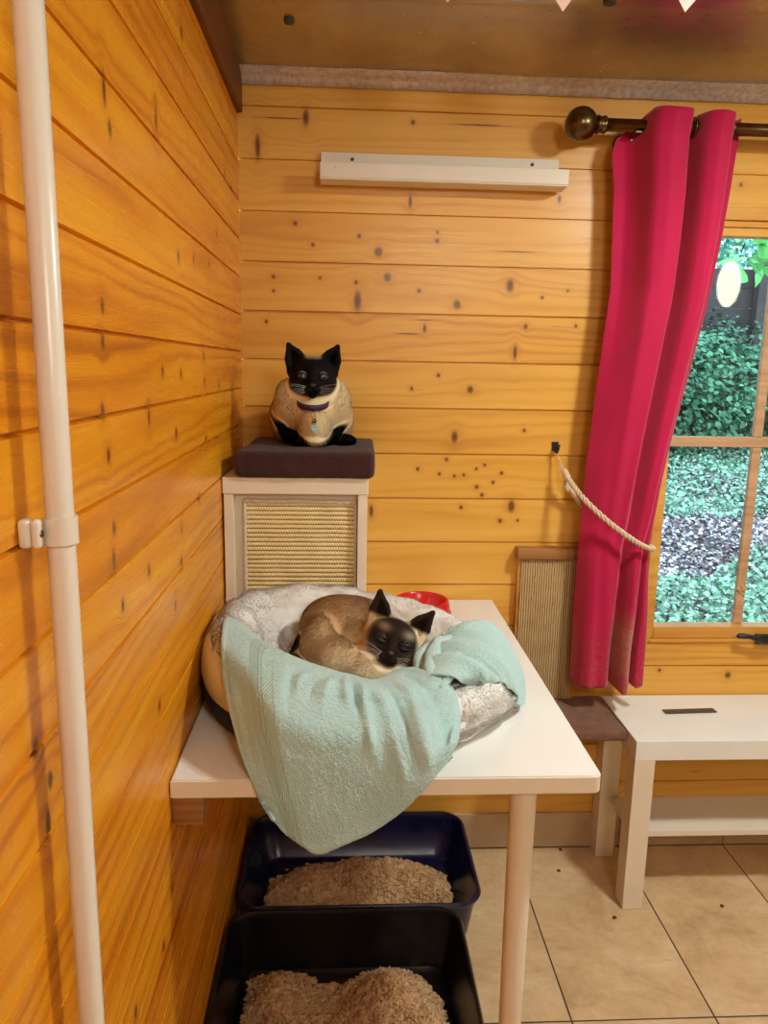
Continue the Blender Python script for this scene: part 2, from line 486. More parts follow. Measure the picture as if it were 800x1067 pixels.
M['white_table'] = white_lacquer('white_table', (238, 236, 231), .3)
M['cream_edge'] = mottled('cream_edge', rgb(236, 222, 202), rgb(228, 212, 190), 12, .42, .03)
M['pvc'] = mottled('white_pvc', rgb(232, 222, 208), rgb(226, 214, 200), 5, .30, .01, 200)
M['steel'] = mottled('steel_screw', rgb(150, 145, 138), rgb(110, 105, 98), 300, .3, .05, 300, metal=1)
M['black_iron'] = mottled('black_iron', rgb(22, 21, 20), rgb(34, 32, 30), 200, .35, .15, 300)
M['bronze'] = mottled('antique_brass', rgb(118, 98, 62), rgb(86, 70, 44), 40, .28, .03, 200, metal=1)
M['red_plastic'] = mottled('red_plastic', rgb(214, 30, 32), rgb(204, 24, 28), 6, .25, .02, 100, coat=.2)
M['navy'] = mottled('navy_plastic', rgb(14, 20, 62), rgb(10, 14, 46), 14, .22, .05, 300)
M['black_plastic'] = mottled('black_plastic', rgb(12, 12, 16), rgb(18, 18, 22), 14, .25, .08, 300)
M['cream_shell'] = mottled('cream_shell', rgb(222, 208, 160), rgb(212, 196, 146), 8, .5, .05, 200)
M['black_base'] = mottled('black_fabric_base', rgb(14, 14, 18), rgb(24, 24, 28), 100, .7, .3, 400)
M['grey_tag'] = mottled('grey_metal', rgb(112, 106, 98), rgb(70, 66, 62), 220, .45, .15, 400, metal=.6)
M['white_plaster_tile'] = None

def tiles():
    t = NT('floor_tile'); co = t.coord(); s = t.sep(co)
    a = t.math('DIVIDE', t.math('SUBTRACT', s[0], .7225), .3005); b = t.math('DIVIDE', t.math('ADD', s[1], .5757), .5667)
    fa = t.math('ABSOLUTE', t.math('SUBTRACT', t.math('FRACT', t.math('ADD', a, .5)), .5))
    fb = t.math('ABSOLUTE', t.math('SUBTRACT', t.math('FRACT', t.math('ADD', b, .5)), .5))
    ga = t.rng(t.math('MULTIPLY', fa, .3005), .0012, .0022, 1, 0); gb = t.rng(t.math('MULTIPLY', fb, .5667), .0012, .0022, 1, 0)
    g = t.math('MAXIMUM', ga, gb)
    wn = t.n('ShaderNodeTexWhiteNoise', noise_dimensions='2D')
    t.l(t.comb(t.math('FLOOR', a), t.math('FLOOR', b), 0.0), wn.inputs['Vector'])
    off = t.n('ShaderNodeVectorMath', operation='SCALE'); t.l(wn.outputs['Color'], off.inputs[0]); off.inputs[3].default_value = 9
    p = t.n('ShaderNodeVectorMath', operation='ADD'); t.l(co, p.inputs[0]); t.l(off.outputs[0], p.inputs[1])
    n1 = t.noise(p.outputs[0], 5, 5, .62, .8); n2 = t.noise(p.outputs[0], 38, 4, .7)
    sx = t.sep(p.outputs[0])
    n3 = t.noise(t.comb(t.math('MULTIPLY', sx[0], 9), t.math('MULTIPLY', sx[1], 34), 0.0), 1, 4, .6, .6)
    f = t.math('ADD', t.math('MULTIPLY', n1, .6), t.math('ADD', t.math('MULTIPLY', n2, .25), t.math('MULTIPLY', n3, .15)))
    col = t.ramp(f, [(.34, rgb(186, 152, 112)), (.5, rgb(214, 182, 140)), (.66, rgb(230, 204, 166))])
    vn = t.rng(t.math('ABSOLUTE', t.math('SUBTRACT', n3, .5)), 0, .012, .35, 0)
    col = t.mix(t.math('MULTIPLY', vn, t.rng(n1, .5, .65)), col, rgb(120, 84, 52))
    col = t.mix(g, col, rgb(44, 34, 30))
    h = t.math('SUBTRACT', t.math('MULTIPLY', f, .3), g)
    return t.bsdf(col, t.rng(n2, .2, .8, .34, .5), 0, t.bump(h, .35, .002), .45)
M['tile'] = tiles()
M['skirt'] = mottled('skirting_tile', rgb(196, 168, 134), rgb(176, 146, 112), 9, .45, .1, 60)

def foil():
    t = NT('foil_insulation'); co = t.coord()
    n = t.noise(co, 7, 4, .65, 1.0); n2 = t.noise(co, 60, 3, .6)
    col = t.ramp(n, [(.3, rgb(200, 192, 184)), (.7, rgb(180, 170, 164))])
    h = t.math('ADD', t.math('MULTIPLY', n, 1.0), t.math('MULTIPLY', n2, .02))
    v = t.n('ShaderNodeTexVoronoi'); t.l(co, v.inputs['Vector']); v.inputs['Scale'].default_value = 9
    return t.bsdf(col, t.rng(n2, .3, .7, .27, .33), .92, t.bump(h, .16, .01), .5)
M['foil'] = foil()
def foil_edge():
    t = NT('foil_edge'); co = t.coord(); s = t.sep(co)
    w = t.math('SINE', t.math('MULTIPLY', s[0], 1900.0))
    n2 = t.noise(co, 90, 3, .6)
    h = t.math('ADD', t.math('MULTIPLY', w, .35), n2)
    col = t.ramp(n2, [(.3, rgb(246, 238, 230)), (.7, rgb(206, 192, 184))])
    return t.bsdf(col, .30, .55, t.bump(h, .6, .003), .5)
M['foil_edge'] = foil_edge()

def curtain_mat():
    t = NT('magenta_curtain'); co = t.coord(); s = t.sep(co)
    wv = t.noise(t.comb(t.math('MULTIPLY', s[0], 900), t.math('MULTIPLY', s[1], 900), t.math('MULTIPLY', s[2], 900)), 1, 2, .5)
    n = t.noise(co, 7, 4, .6)
    col = t.ramp(n, [(.3, rgb(188, 13, 72)), (.7, rgb(172, 9, 62))])
    uv = t.sep(t.n('ShaderNodeUVMap', uv_map='UVMap').outputs[0])   # u across, v up
    hair = t.noise(co, 160, 5, .75)
    a = t.math('MULTIPLY', t.rng(uv[0], .50, .57, 0, 1, True), t.rng(uv[0], .74, .80, 1, 0, True))
    b = t.math('MULTIPLY', t.rng(uv[1], .10, .17, 1, 0, True), t.rng(uv[1], .015, .05, .45, 1, True))
    d = t.math('MULTIPLY', t.math('MULTIPLY', a, b), t.rng(hair, .36, .58, .25, 1))
    e = t.math('MULTIPLY', t.rng(uv[1], .02, .16, .28, 0, True), t.rng(hair, .45, .65, 0, 1))
    e2 = t.math('MULTIPLY', t.math('MULTIPLY', t.rng(uv[0], .0, .10, .6, 0, True), t.rng(uv[1], .05, .17, 1, 0, True)), t.rng(hair, .4, .6, 0, 1))
    col = t.mix(t.math('MAXIMUM', t.math('MULTIPLY', d, .85), t.math('MAXIMUM', e, e2)), col, rgb(176, 128, 104))
    return t.bsdf(col, .75, 0, t.bump(wv, .12, .001), .25, .25)
M['curtain'] = curtain_mat()

def rope_mat():
    t = NT('cream_rope'); co = t.coord(); f = t.noise(co, 300, 3, .6)
    return t.bsdf(t.ramp(f, [(.3, rgb(226, 206, 176)), (.7, rgb(198, 174, 140))]), .8, 0, t.bump(f, .3, .001), .3, .2)
M['rope'] = rope_mat()

def sisal(name, ca, cb, cd, su, sv, zig, axis, pitch, off):
    t = NT(name); co = t.coord(); s = t.sep(co)
    # thick ribs along one axis, threads crossing them on the slant
    rib = t.math('ABSOLUTE', t.math('SINE', t.math('MULTIPLY', t.math('ADD', s[axis], off), PI / pitch)))
    o_ = s[0] if axis == 2 else s[2]
    k = t.math('FLOOR', t.math('DIVIDE', t.math('ADD', s[axis], off), pitch))
    sl = t.math('ADD', t.math('MULTIPLY', o_, su), t.math('MULTIPLY', t.math('DIVIDE', t.math('ADD', s[axis], off), pitch), zig))
    w = t.math('ADD', t.math('MULTIPLY', t.math('SINE', t.math('MULTIPLY', sl, 2 * PI)), .5), .5)
    n = t.noise(co, 200, 4, .7); n2 = t.noise(co, 14, 3, .6)
    f = t.math('ADD', t.math('MULTIPLY', w, .28), t.math('ADD', t.math('MULTIPLY', n, .35), t.math('MULTIPLY', n2, .3)))
    f = t.math('ADD', f, t.math('MULTIPLY', t.rng(rib, .25, .75, 0, 1, True), .34))  # grooves between ribs painted darker to deepen the rib shading
    col = t.ramp(f, [(.38, rgb(*cd)), (.62, rgb(*cb)), (.95, rgb(*ca))])
    h = t.math('ADD', t.math('MULTIPLY', w, .7), t.math('MULTIPLY', n, .5))
    return t.bsdf(col, .85, 0, t.bump(h, .5, .002), .2)
M['sisal_mat'] = sisal('sisal_mat', (244, 228, 178), (224, 200, 140), (140, 104, 54), 190.0, 0, .7, 2, .00945, .7579)
M['sisal_post'] = sisal('sisal_post', (214, 186, 138), (184, 152, 106), (112, 82, 46), 300.0, 0, .6, 0, .0062, .80)
M['binding'] = mottled('cream_binding', rgb(224, 210, 190), rgb(200, 184, 162), 260, .85, .5, 500, sheen=.2)

def carpet(name, c1, c2, c3):
    t = NT(name); co = t.coord()
    n = t.noise(co, 420, 4, .7); n2 = t.noise(co, 26, 4, .65)
    col = t.ramp(t.math('ADD', t.math('MULTIPLY', n, .6), t.math('MULTIPLY', n2, .4)), [(.35, rgb(*c1)), (.62, rgb(*c2))])
    lint = t.noise(co, 130, 2, .5)
    col = t.mix(t.rng(lint, .70, .78, 0, .6), col, rgb(*c3))
    return t.bsdf(col, .95, 0, t.bump(n, .9, .004), .15, .15)
M['brown_fabric'] = carpet('brown_fabric', (52, 26, 26), (80, 46, 44), (130, 96, 84))
M['brown_carpet'] = carpet('brown_carpet', (104, 66, 50), (150, 106, 82), (206, 172, 150))

def towel_mat():
    t = NT('aqua_terry'); co = t.coord()
    n = t.noise(co, 330, 4, .75); n2 = t.noise(co, 14, 3, .6)
    col = t.ramp(t.math('ADD', t.math('MULTIPLY', n, .75), t.math('MULTIPLY', n2, .25)), [(.3, rgb(158, 206, 203)), (.52, rgb(194, 231, 230)), (.72, rgb(222, 244, 244))])
    uv = t.sep(t.n('ShaderNodeUVMap', uv_map='UVMap').outputs[0])
    # flat woven band with a herringbone and two cords
    ub = t.math('ADD', uv[0], t.math('MULTIPLY', uv[1], -.03))
    band = t.math('MULTIPLY', t.rng(ub, .135, .14), t.rng(ub, .25, .255, 1, 0))
    q = t.math('ABSOLUTE', t.math('SUBTRACT', ub, .195))
    hb = t.math('SINE', t.math('MULTIPLY', t.math('ADD', t.math('MULTIPLY', uv[1], 1.0), t.math('MULTIPLY', q, 1.7)), 330.0))
    hb = t.math('ADD', t.math('MULTIPLY', hb, .5), .5)
    cord = t.rng(t.math('ABSOLUTE', t.math('SUBTRACT', q, .008)), .002, .004, 1, 0)
    col = t.mix(t.math('MULTIPLY', band, .75), col, t.ramp(hb, [(0, rgb(146, 184, 172)), (1, rgb(188, 214, 204))]))
    h1 = t.math('MULTIPLY', n, t.rng(band, 0, 1, 1.0, .15))
    h = t.math('ADD', h1, t.math('MULTIPLY', band, t.math('ADD', t.math('MULTIPLY', hb, .25), t.math('MULTIPLY', cord, .5))))
    return t.bsdf(col, .92, 0, t.bump(h, .9, .004), .15, .5)
M['towel'] = towel_mat()
M['fleece'] = fuzz_mat('fleece', .95, .4)
M['fur'] = fuzz_mat('cat_fur', .75, .0)
def strand_mat(name, k):
    t = NT(name); a = t.n('ShaderNodeAttribute', attribute_name='Col')
    d = t.n('ShaderNodeBsdfDiffuse'); tr = t.n('ShaderNodeBsdfTranslucent'); mx = t.n('ShaderNodeMixShader')
    t.l(a.outputs['Color'], d.inputs[0]); t.l(a.outputs['Color'], tr.inputs[0]); mx.inputs[0].default_value = k
    t.l(d.outputs[0], mx.inputs[1]); t.l(tr.outputs[0], mx.inputs[2]); t.l(mx.outputs[0], t.out.inputs[0])
    return t.m
M['fur_strand'] = strand_mat('fur_strand', .35)
M['pile_strand'] = strand_mat('pile_strand', .35)
M['lid'] = mottled('dark_lid', rgb(14, 10, 10), rgb(20, 15, 14), 100, .6, 0)
M['collar'] = mottled('purple_collar', rgb(74, 34, 82), rgb(50, 22, 60), 160, .5, .3, 300)
M['collar_plum'] = mottled('plum_collar', rgb(110, 50, 84), rgb(84, 36, 64), 160, .5, .3, 300)
M['bell'] = mottled('bell_metal', rgb(190, 180, 160), rgb(150, 140, 120), 60, .2, .02, 200, metal=1)
M['teal_tag'] = mottled('teal_tag', rgb(90, 180, 190), rgb(190, 215, 210), 160, .3, .05, 200)
M['grey_tagm'] = mottled('grey_name_tag', rgb(110, 136, 138), rgb(150, 168, 166), 160, .3, .05, 200)
M['litter'] = mottled('wood_litter', rgb(228, 190, 142), rgb(172, 130, 88), 55, .9, .4, 300)
M['crumb'] = mottled('brown_crumb', rgb(96, 62, 36), rgb(70, 44, 26), 200, .9, .2, 300)
M['washer'] = mottled('grey_washer', rgb(72, 70, 66), rgb(54, 52, 48), 60, .45, .1, 300)
M['paper_white'] = mottled('white_pennant', rgb(236, 232, 226), rgb(226, 220, 214), 10, .8, .03)
M['paper_pink'] = mottled('pink_pennant', rgb(255, 222, 216), rgb(252, 214, 208), 10, .8, .03)

def eye_mat(name, iris, pupil=.30):
    t = NT(name); s = t.sep(t.coord())     # object coords: eye looks along -y, origin at the ball's centre
    r = t.math('SQRT', t.math('ADD', t.math('POWER', t.math('MULTIPLY', s[0], 1.25), 2.0), t.math('POWER', s[2], 2.0)))
    col = t.ramp(t.math('MULTIPLY', r, 100.0), [(pupil, (.003, .003, .004)), (pupil + .06, rgb(*iris)), (.8, rgb(*[int(k * .6) for k in iris]))])
    return t.bsdf(col, .06, 0, None, .7, 0, 1.0, coat_rough=.03)
M['eye_blue'] = eye_mat('eye_blue', (120, 140, 165), .30)
M['eye_dark'] = eye_mat('eye_dark', (30, 27, 30), .50)
M['nose'] = mottled('nose_leather', rgb(46, 36, 36), rgb(34, 26, 26), 100, .4, .1, 400)

# ================================================================== ROOM SHELL
RX, FY, CZ = 2.45, -2.9, 1.955     # right wall, wall behind the camera, ceiling
P_B, Z_B = .1128, 1.8855
P_L, Z_L = .0855, 1.5097

def planked(bm, axis, w, u0, u1, z0, z1, pitch, zoff, inward, gw=.0024, gd=.0060):
    """vertical boarded wall sheet at coordinate w, with a V groove at every joint"""
    zs = [(z0, 0)]
    k = math.ceil((z0 - zoff) / pitch)
    while zoff + k * pitch < z1 - 1e-4:
        z = zoff + k * pitch
        if z > z0 + gw * 1.5:
            zs += [(z - gw, 0), (z - gw * .35, gd), (z + gw * .35, gd), (z + gw, 0)]
        k += 1
    zs = [q for q in zs if q[0] < z1 - 1e-4] + [(z1, 0)]
    n = 2
    prev = None
    for z, d in zs:
        row = []
        for u in (u0, u1):
            off = w - inward * d
            row.append(bm.verts.new((u, off, z) if axis == 'x' else (off, u, z)))
        if prev: bm.faces.new((prev[0], prev[1], row[1], row[0]))
        prev = row

WX0, WX1, WZ0, WZ1 = 1.045, 1.98, .60, 1.70     # hole for the window
bm = bmesh.new()
planked(bm, 'x', 0, -.03, WX0, 0, 2.3, P_B, Z_B, -1)
planked(bm, 'x', 0, WX1, RX, 0, 2.3, P_B, Z_B, -1)
planked(bm, 'x', 0, WX0, WX1, 0, WZ0, P_B, Z_B, -1)
planked(bm, 'x', 0, WX0, WX1, WZ1, 2.3, P_B, Z_B, -1)
# reveal of the window hole
for a, b in (((WX0, 0, WZ0), (WX0, .07, WZ1)), ((WX1, 0, WZ0), (WX1, .07, WZ1))):
    bm.faces.new([bm.verts.new(p) for p in ((a[0], a[1], a[2]), (a[0], b[1], a[2]), (a[0], b[1], b[2]), (a[0], a[1], b[2]))])
for z in (WZ0, WZ1):
    bm.faces.new([bm.verts.new(p) for p in ((WX0, 0, z), (WX1, 0, z), (WX1, .07, z), (WX0, .07, z))])
struct(obj('wall_back', bm, M['pine_back']))
bm = bmesh.new(); planked(bm, 'y', 0, FY, 0.0, 0, 1.868, P_L, Z_L, 1)
bm.faces.new([bm.verts.new(p) for p in ((0, FY, 1.868), (0, 0, 1.868), (-.035, 0, 1.868), (-.035, FY, 1.868))])
bm.faces.new([bm.verts.new(p) for p in ((-.035, FY, 1.8), (-.035, 0, 1.8), (-.035, 0, 2.3), (-.035, FY, 2.3))])
struct(obj('wall_left', bm, M['pine_left']))
bm = bmesh.new(); planked(bm, 'y', RX, FY, 0.0, 0, 2.3, P_B, Z_B, -1)
struct(obj('wall_right', bm, M['pale_board']))
bm = bmesh.new(); planked(bm, 'x', FY, -.03, RX, 0, 2.3, P_B, Z_B, 1)
struct(obj('wall_front', bm, M['pale_board']))
bm = bmesh.new()
bm.faces.new([bm.verts.new(p) for p in ((-.03, FY, 0), (RX, FY, 0), (RX, 0.07, 0), (-.03, 0.07, 0))])
struct(obj('floor', bm, M['tile']))

# foil ceiling: slightly slack, dented sheet with creases
nx, ny = 200, 220
X = np.linspace(-.03, RX, nx); Y = np.linspace(FY, 0.02, ny)
G = np.stack(np.meshgrid(X, Y, indexing='ij'), -1).reshape(-1, 2)
w1 = Waves(4, 20, 14, .7); w2 = Waves(5, 20, 55, .6)
Q = np.c_[G, np.zeros(len(G))]
z = CZ + .0016 * w1(Q) + .00008 * w2(Q)
for y0, amp in ((-.062, .004), (-.36, .0035), (-.93, .004)):
    z = z - amp * np.exp(-((G[:, 1] - y0 - .006 * np.sin(G[:, 0] * 4)) / .006) ** 2)
z += .012 * np.clip((-G[:, 1] - .02) / .3, 0, 1)
me = mesh_np('ceiling', np.c_[G, z], grid_faces(nx, ny)[:, ::-1])
struct(link_mesh('ceiling', me, M['foil'], smooth=True))
# turned-down foil edge on the back wall
bm = bmesh.new(); n = 240
prof = [(-.045, CZ + .002), (-.02, CZ - .004), (-.008, CZ - .012), (-.004, CZ - .026)]
rows = []
rr = random.Random(3)
for i in range(n):
    x = -.0 + (RX) * i / (n - 1)
    rows.append([bm.verts.new((x, y + rr.uniform(-.0009, .0009), zz + (rr.uniform(-.0012, .0012) if k == 3 else 0))) for k, (y, zz) in enumerate(prof)])
for a, b in zip(rows, rows[1:]):
    for k in range(3): bm.faces.new((a[k], a[k + 1], b[k + 1], b[k]))
o = obj('trim_1', bm, M['foil_edge'], smooth=True); struct(o)
sm = o.modifiers.new('s', 'SOLIDIFY'); sm.thickness = .003; sm.offset = 1
# dark roof timber above the left wall
o = obj('trim_2', new_box((-.034, FY, 1.869), (.012, -.002, 1.975), .003), M['beam']); struct(o)
# tiled skirting on the back wall
bm = bmesh.new()
xs = [.0] + [.7225 - .3005 * k for k in (2, 1)] + [.7225 + .3005 * k for k in range(0, 6)] + [RX]
xs = [0, .1215, .422, .7225, 1.023, 1.3235, 1.624, 1.9245, 2.225, RX]
for a, b in zip(xs, xs[1:]):
    box(bm, (a + .0009, -.009, .002), (b - .0009, .004, .104), .0012, 1)
o = obj('baseboard_back', bm, M['skirt']); struct(o)

# ------------------------------------------------------------------ window
def window():
    root = bpy.data.objects.new('window_1', None); COL.objects.link(root); root.location = (WX0, 0, WZ0); root['kind'] = 'structure'
    fr = bmesh.new()
    box(fr, (WX0, -.004, WZ0), (WX0 + .018, .05, WZ1), .002)
    box(fr, (WX1 - .018, -.004, WZ0), (WX1, .05, WZ1), .002)
    box(fr, (WX0 + .018, -.004, WZ1 - .030), (WX1 - .018, .05, WZ1), .002)
    box(fr, (WX0 + .018, -.006, WZ0), (WX1 - .018, .05, WZ0 + .008), .002)
    obj('frame', fr, M['pine_plain'], root)
    ca = bmesh.new()    # opening light
    box(ca, (WX0 + .0185, .004, WZ0 + .0085), (WX0 + .0185 + .012, .046, WZ1 - .0305), .002)
    box(ca, (WX1 - .062, .004, WZ0 + .0085), (WX1 - .0185, .046, WZ1 - .0305), .002)
    box(ca, (WX0 + .031, .004, WZ0 + .0085), (WX1 - .0625, .046, .640), .002)
    box(ca, (WX0 + .031, .004, 1.655), (WX1 - .0625, .046, WZ1 - .0305), .002)
    box(ca, (WX0 + .031, .010, 1.635), (WX1 - .0625, .046, 1.6545), .0015)
    obj('casement', ca, M['pine_plain'], root)
    gb = bmesh.new(); box(gb, (WX0 + .031, .034, 1.119), (WX1 - .0625, .048, 1.146), .002)
    obj('glazing_bar', gb, M['pine_grey'], root)
    gb = bmesh.new()
    for a, b, xa, xb in ((.6405, 1.1185, 1.309, 1.3085), (1.1465, 1.6345, 1.3085, 1.308)):
        box(gb, (xa, .034, a), (xa + .024, .048, b), .002)
    # cobweb-clogged knot of old putty on the bar
    for k in range(26):
        a = random.uniform(0, 6.28); r_ = random.uniform(0, .016)
        sphere(gb, (1.321 + r_ * math.cos(a) * 1.1, .034 + random.uniform(-.004, .002), .735 + r_ * math.sin(a)), random.uniform(.003, .006), 1, .7, .8, 8, 6)
    obj('glazing_bar', gb, M['pine_grey'], root)
    gl = new_box((WX0 + .030, .050, .637), (WX1 - .062, .054, 1.655))
    t = NT('window_glass'); tr = t.n('ShaderNodeBsdfTransparent'); tr.inputs[0].default_value = (.93, .98, .97, 1)
    gs = t.n('ShaderNodeBsdfGlossy'); gs.inputs['Roughness'].default_value = .02
    f = t.n('ShaderNodeFresnel'); f.inputs[0].default_value = 1.45
    mx = t.n('ShaderNodeMixShader'); t.l(f.outputs[0], mx.inputs[0]); t.l(tr.outputs[0], mx.inputs[1]); t.l(gs.outputs[0], mx.inputs[2]); t.l(mx.outputs[0], t.out.inputs[0])
    obj('glass', gl, t.m, root)
    # black casement fastener with a curled end
    h = bmesh.new()
    tube(h, [(1.290, -.030, .6275), (1.300, -.034, .6285), (1.318, -.036, .6275), (1.338, -.036, .621), (1.36, -.034, .613), (1.40, -.026, .608)], [.006, .0078, .0062, .0072, .0082, .006], 12)
    sphere(h, (1.293, -.031, .6275), .0075)
    box(h, (1.352, -.012, .596), (1.44, .003, .622), .002)
    tube(h, [(1.375, -.010, .609), (1.375, -.032, .610)], .007, 12)
    auto_smooth(obj('casement_handle', h, M['black_iron'], root), 50)
window()

# ================================================================== FURNITURE ALONG THE WALLS
# white pipe with its clip
root = thing('waste_pipe', 'white plastic pipe running vertically up the planked side wall near the camera', 'pipe', (.026, -1.279, 0))
bm = bmesh.new(); tube(bm, [(.026, -1.283, 0), (.026, -1.281, .7), (.026, -1.279, 1.2), (.026, -1.273, 1.9)], .0108, 40)
obj('pipe', bm, M['pvc'], root, smooth=True)
cp = bmesh.new()
cz = 1.178
n = 28; ring = []
for k in range(n + 1):
    a = -1.15 + (2 * PI - 1.9) * k / n - PI / 2 * 0
    ring.append(a)
prev = None
for k in range(n):
    a = PI * .78 - (PI * 1.56) * k / (n - 1)
    col = []
    for r_ in (.0112, .0132):
        for zz in (cz - .011, cz + .011):
            col.append(cp.verts.new((.026 + r_ * math.cos(a), -1.279 + r_ * math.sin(a) * 1.0, zz)))
    if prev:
        for i, j in ((0, 1), (1, 3), (3, 2), (2, 0)): cp.faces.new((prev[i], prev[j], col[j], col[i]))
    else: cp.faces.new(col[:2] + col[3:1:-1])
    prev = col
cp.faces.new((prev[0], prev[2], prev[3], prev[1]))
box(cp, (.0005, -1.2995, cz - .0115), (.010, -1.286, cz + .0115), .0035, 3)
box(cp, (.0105, -1.2995, cz - .0115), (.0175, -1.290, cz + .0115), .003, 3)
bmesh.ops.recalc_face_normals(cp, faces=cp.faces[:])
clip = auto_smooth(obj('pipe_clip', cp, M['pvc'], root), 40)
sc = bmesh.new(); lathe(sc, [(0, .0185), (.0026, .0183), (.0033, .0170)], (0, -1.2948, cz), 'x', 20)
box(sc, (.0184, -1.2968, cz - .0004), (.0189, -1.2928, cz + .0004)); box(sc, (.0184, -1.2952, cz - .002), (.0189, -1.2944, cz + .002))
obj('screw', sc, M['steel'], clip)

# picture ledge
root = thing('wall_ledge', 'narrow white ledge shelf screwed to the planked wall above the upper cat', 'shelf', (.47, 0, 1.72))
obj('back_rail', new_box((.190, -.012, 1.722), (.744, -.0005, 1.790), .001), M['white'], root)
obj('shelf_board', new_box((.190, -.0705, 1.7185), (.7525, -.0125, 1.7275), .0008), M['white'], root)
obj('front_lip', new_box((.190, -.0735, 1.7215), (.7525, -.0708, 1.754), .0008), M['white'], root)
for x, z_ in ((.262, 1.776), (.681, 1.777)):
    s_ = bmesh.new(); lathe(s_, [(0, -.0145), (.003, -.0142), (.0042, -.0122)], (x, 0, z_), 'y', 16)
    obj('screw', s_, M['black_iron'], root)

# curtain rod
root = thing('curtain_rod', 'dark brass curtain rod with a ball finial above the window', 'curtain rod', (1.2, -.09, 1.845))
bm = bmesh.new(); tube(bm, [(.80, -.09, 1.845), (2.2, -.09, 1.845)], .0135, 32); obj('pole', bm, M['bronze'], root, smooth=True)
bm = bmesh.new(); prof = [(0, -.036)] + [(.036 * math.sin(a), -.036 * math.cos(a)) for a in np.linspace(.15, 2.72, 24)] + [(.0150, .034), (.0150, .036)]
lathe(bm, prof, (.768, -.09, 1.845), 'x', 40); fin = obj('finial', bm, M['bronze'], root, smooth=True)
bm = bmesh.new()
lathe(bm, [(.0152, .0345), (.019, .035), (.020, .038), (.0175, .041), (.0165, .045), (.0185, .049), (.019, .053), (.0165, .056), (.0138, .057)], (.768, -.09, 1.845), 'x', 36)
obj('collar_ring', bm, M['bronze'], root, smooth=True)
for x in (.893, 1.62):
    bm = bmesh.new(); tube(bm, [(x, -.001, 1.83), (x, -.03, 1.828), (x, -.07, 1.826)], .006, 12)
    lathe(bm, [(.0, -.0045), (.022, -.004), (.022, -.0005), (0, 0)], (x, 0, 1.83), 'y', 24)
    box(bm, (x - .008, -.108, 1.825), (x + .008, -.072, 1.8312), .002)
    obj('bracket', bm, M['bronze'], root, smooth=False)

# curtain ------------------------------------------------------------
ZL = [0.519, 0.711, 0.883, 1.05, 1.278, 1.496, 1.704, 1.823, 1.90]; XL = [.832, .831, .832, .837, .851, .868, .861, .850, .862]
ZR = [0.511, 0.711, 0.884, 1.028, 1.145, 1.281, 1.458, 1.607, 1.732, 1.888]; XR = [1.012, 1.010, 1.002, 1.021, 1.041, 1.068, 1.101, 1.122, 1.135, 1.147]
top_t = [0, .10, .17, .24, .36, .47, .52, .55, .58, .63, .73, .83, .87, .93, 1.0]
top_y = [.030, .040, .020, -.038, -.052, -.046, -.040, .035, .036, -.034, -.052, -.046, -.010, .030, .034]
mid_t = [0, .10, .20, .33, .45, .555, .60, .635, .66, .75, .86, .90, .925, .96, 1.0]
mid_y = [.026, .002, -.020, -.030, -.020, -.030, -.010, .022, .012, -.030, -.034, -.020, .018, .0, .012]
bot_t = [0, .08, .20, .34, .44, .50, .54, .57, .60, .68, .76, .80, .82, .86, 1.0]
bot_y = [.020, -.012, -.026, -.024, -.022, -.012, .022, .018, -.030, -.042, -.030, .014, .018, -.020, -.008]
nu, nv = 260, 150
T = np.linspace(0, 1, nu)
V = np.zeros((nu, nv, 3)); UV = np.zeros((nu, nv, 2))
wz = Waves(21, 16, 16, .6)
for j in range(nv):
    s = j / (nv - 1)
    zb, zt = .520, 1.872
    z0 = zb + (zt - zb) * s
    L = np.interp(z0, ZL, XL); R_ = np.interp(z0, ZR, XR)
    if z0 > 1.0: a = np.clip((z0 - 1.0) / .75, 0, 1); tt = np.array(mid_t) * (1 - a) + np.array(top_t) * a; yy = np.array(mid_y) * (1 - a) + np.array(top_y) * a
    elif z0 > .62: tt = np.array(mid_t); yy = np.array(mid_y); a = np.clip((.95 - z0) / .33, 0, 1); tt = tt * (1 - a) + np.array(bot_t) * a; yy = yy * (1 - a) + np.array(bot_y) * a
    else: tt = np.array(bot_t); yy = np.array(bot_y)
    pinch = 1 - .35 * math.exp(-((z0 - .92) / .10) ** 2)
    x = np.interp(T, tt, np.linspace(0, 1, 15) * .25 + .75 * tt)   # cloth gathers towards the folds
    x = T
    y = np.interp(T, tt, yy)
    kk_ = np.exp(-(np.arange(-14, 15) / 7.0) ** 2); kk_ /= kk_.sum(); y = np.convolve(np.pad(y, 14, 'reflect', reflect_type='odd'), kk_, 'valid')
    y = y + .0035 * np.sin(T * 23 + z0 * 2.0) * np.clip((1.7 - z0), 0, 1)
    zz = z0 + np.zeros(nu)
    if s > .9:    # uneven heading: the panels in front stand up, those behind dip
        f = (s - .9) / .1
        zz += f * np.interp(T, [0, .12, .22, .36, .50, .535, .6, .8, .88, 1], [-.050, -.022, .004, -.002, -.002, -.030, .0, -.006, -.010, .006])
    if s < .1:
        f = 1 - s / .1
        zz += f * np.interp(T, [0, .3, .5, .57, .66, .76, .80, .9, 1], [.002, .0, .004, .002, -.010, -.010, .008, -.004, .002])
    V[:, j, 0] = L + (R_ - L) * x; V[:, j, 1] = -.095 + y * pinch; V[:, j, 2] = zz
    UV[:, j, 0] = T; UV[:, j, 1] = s
Vf = V.reshape(-1, 3)
Vf[:, 1] += .0022 * wz(Vf * [1.5, 0, .55])
me = mesh_np('curtain', Vf, grid_faces(nu, nv)); set_uv(me, UV.reshape(-1, 2))
croot = thing('curtain', 'raspberry pink curtain tied back at the left side of the window', 'curtain', (.93, -.095, .52))
cloth = link_mesh('cloth', me, M['curtain'], croot, smooth=True)
sm = cloth.modifiers.new('s', 'SOLIDIFY'); sm.thickness = .0022
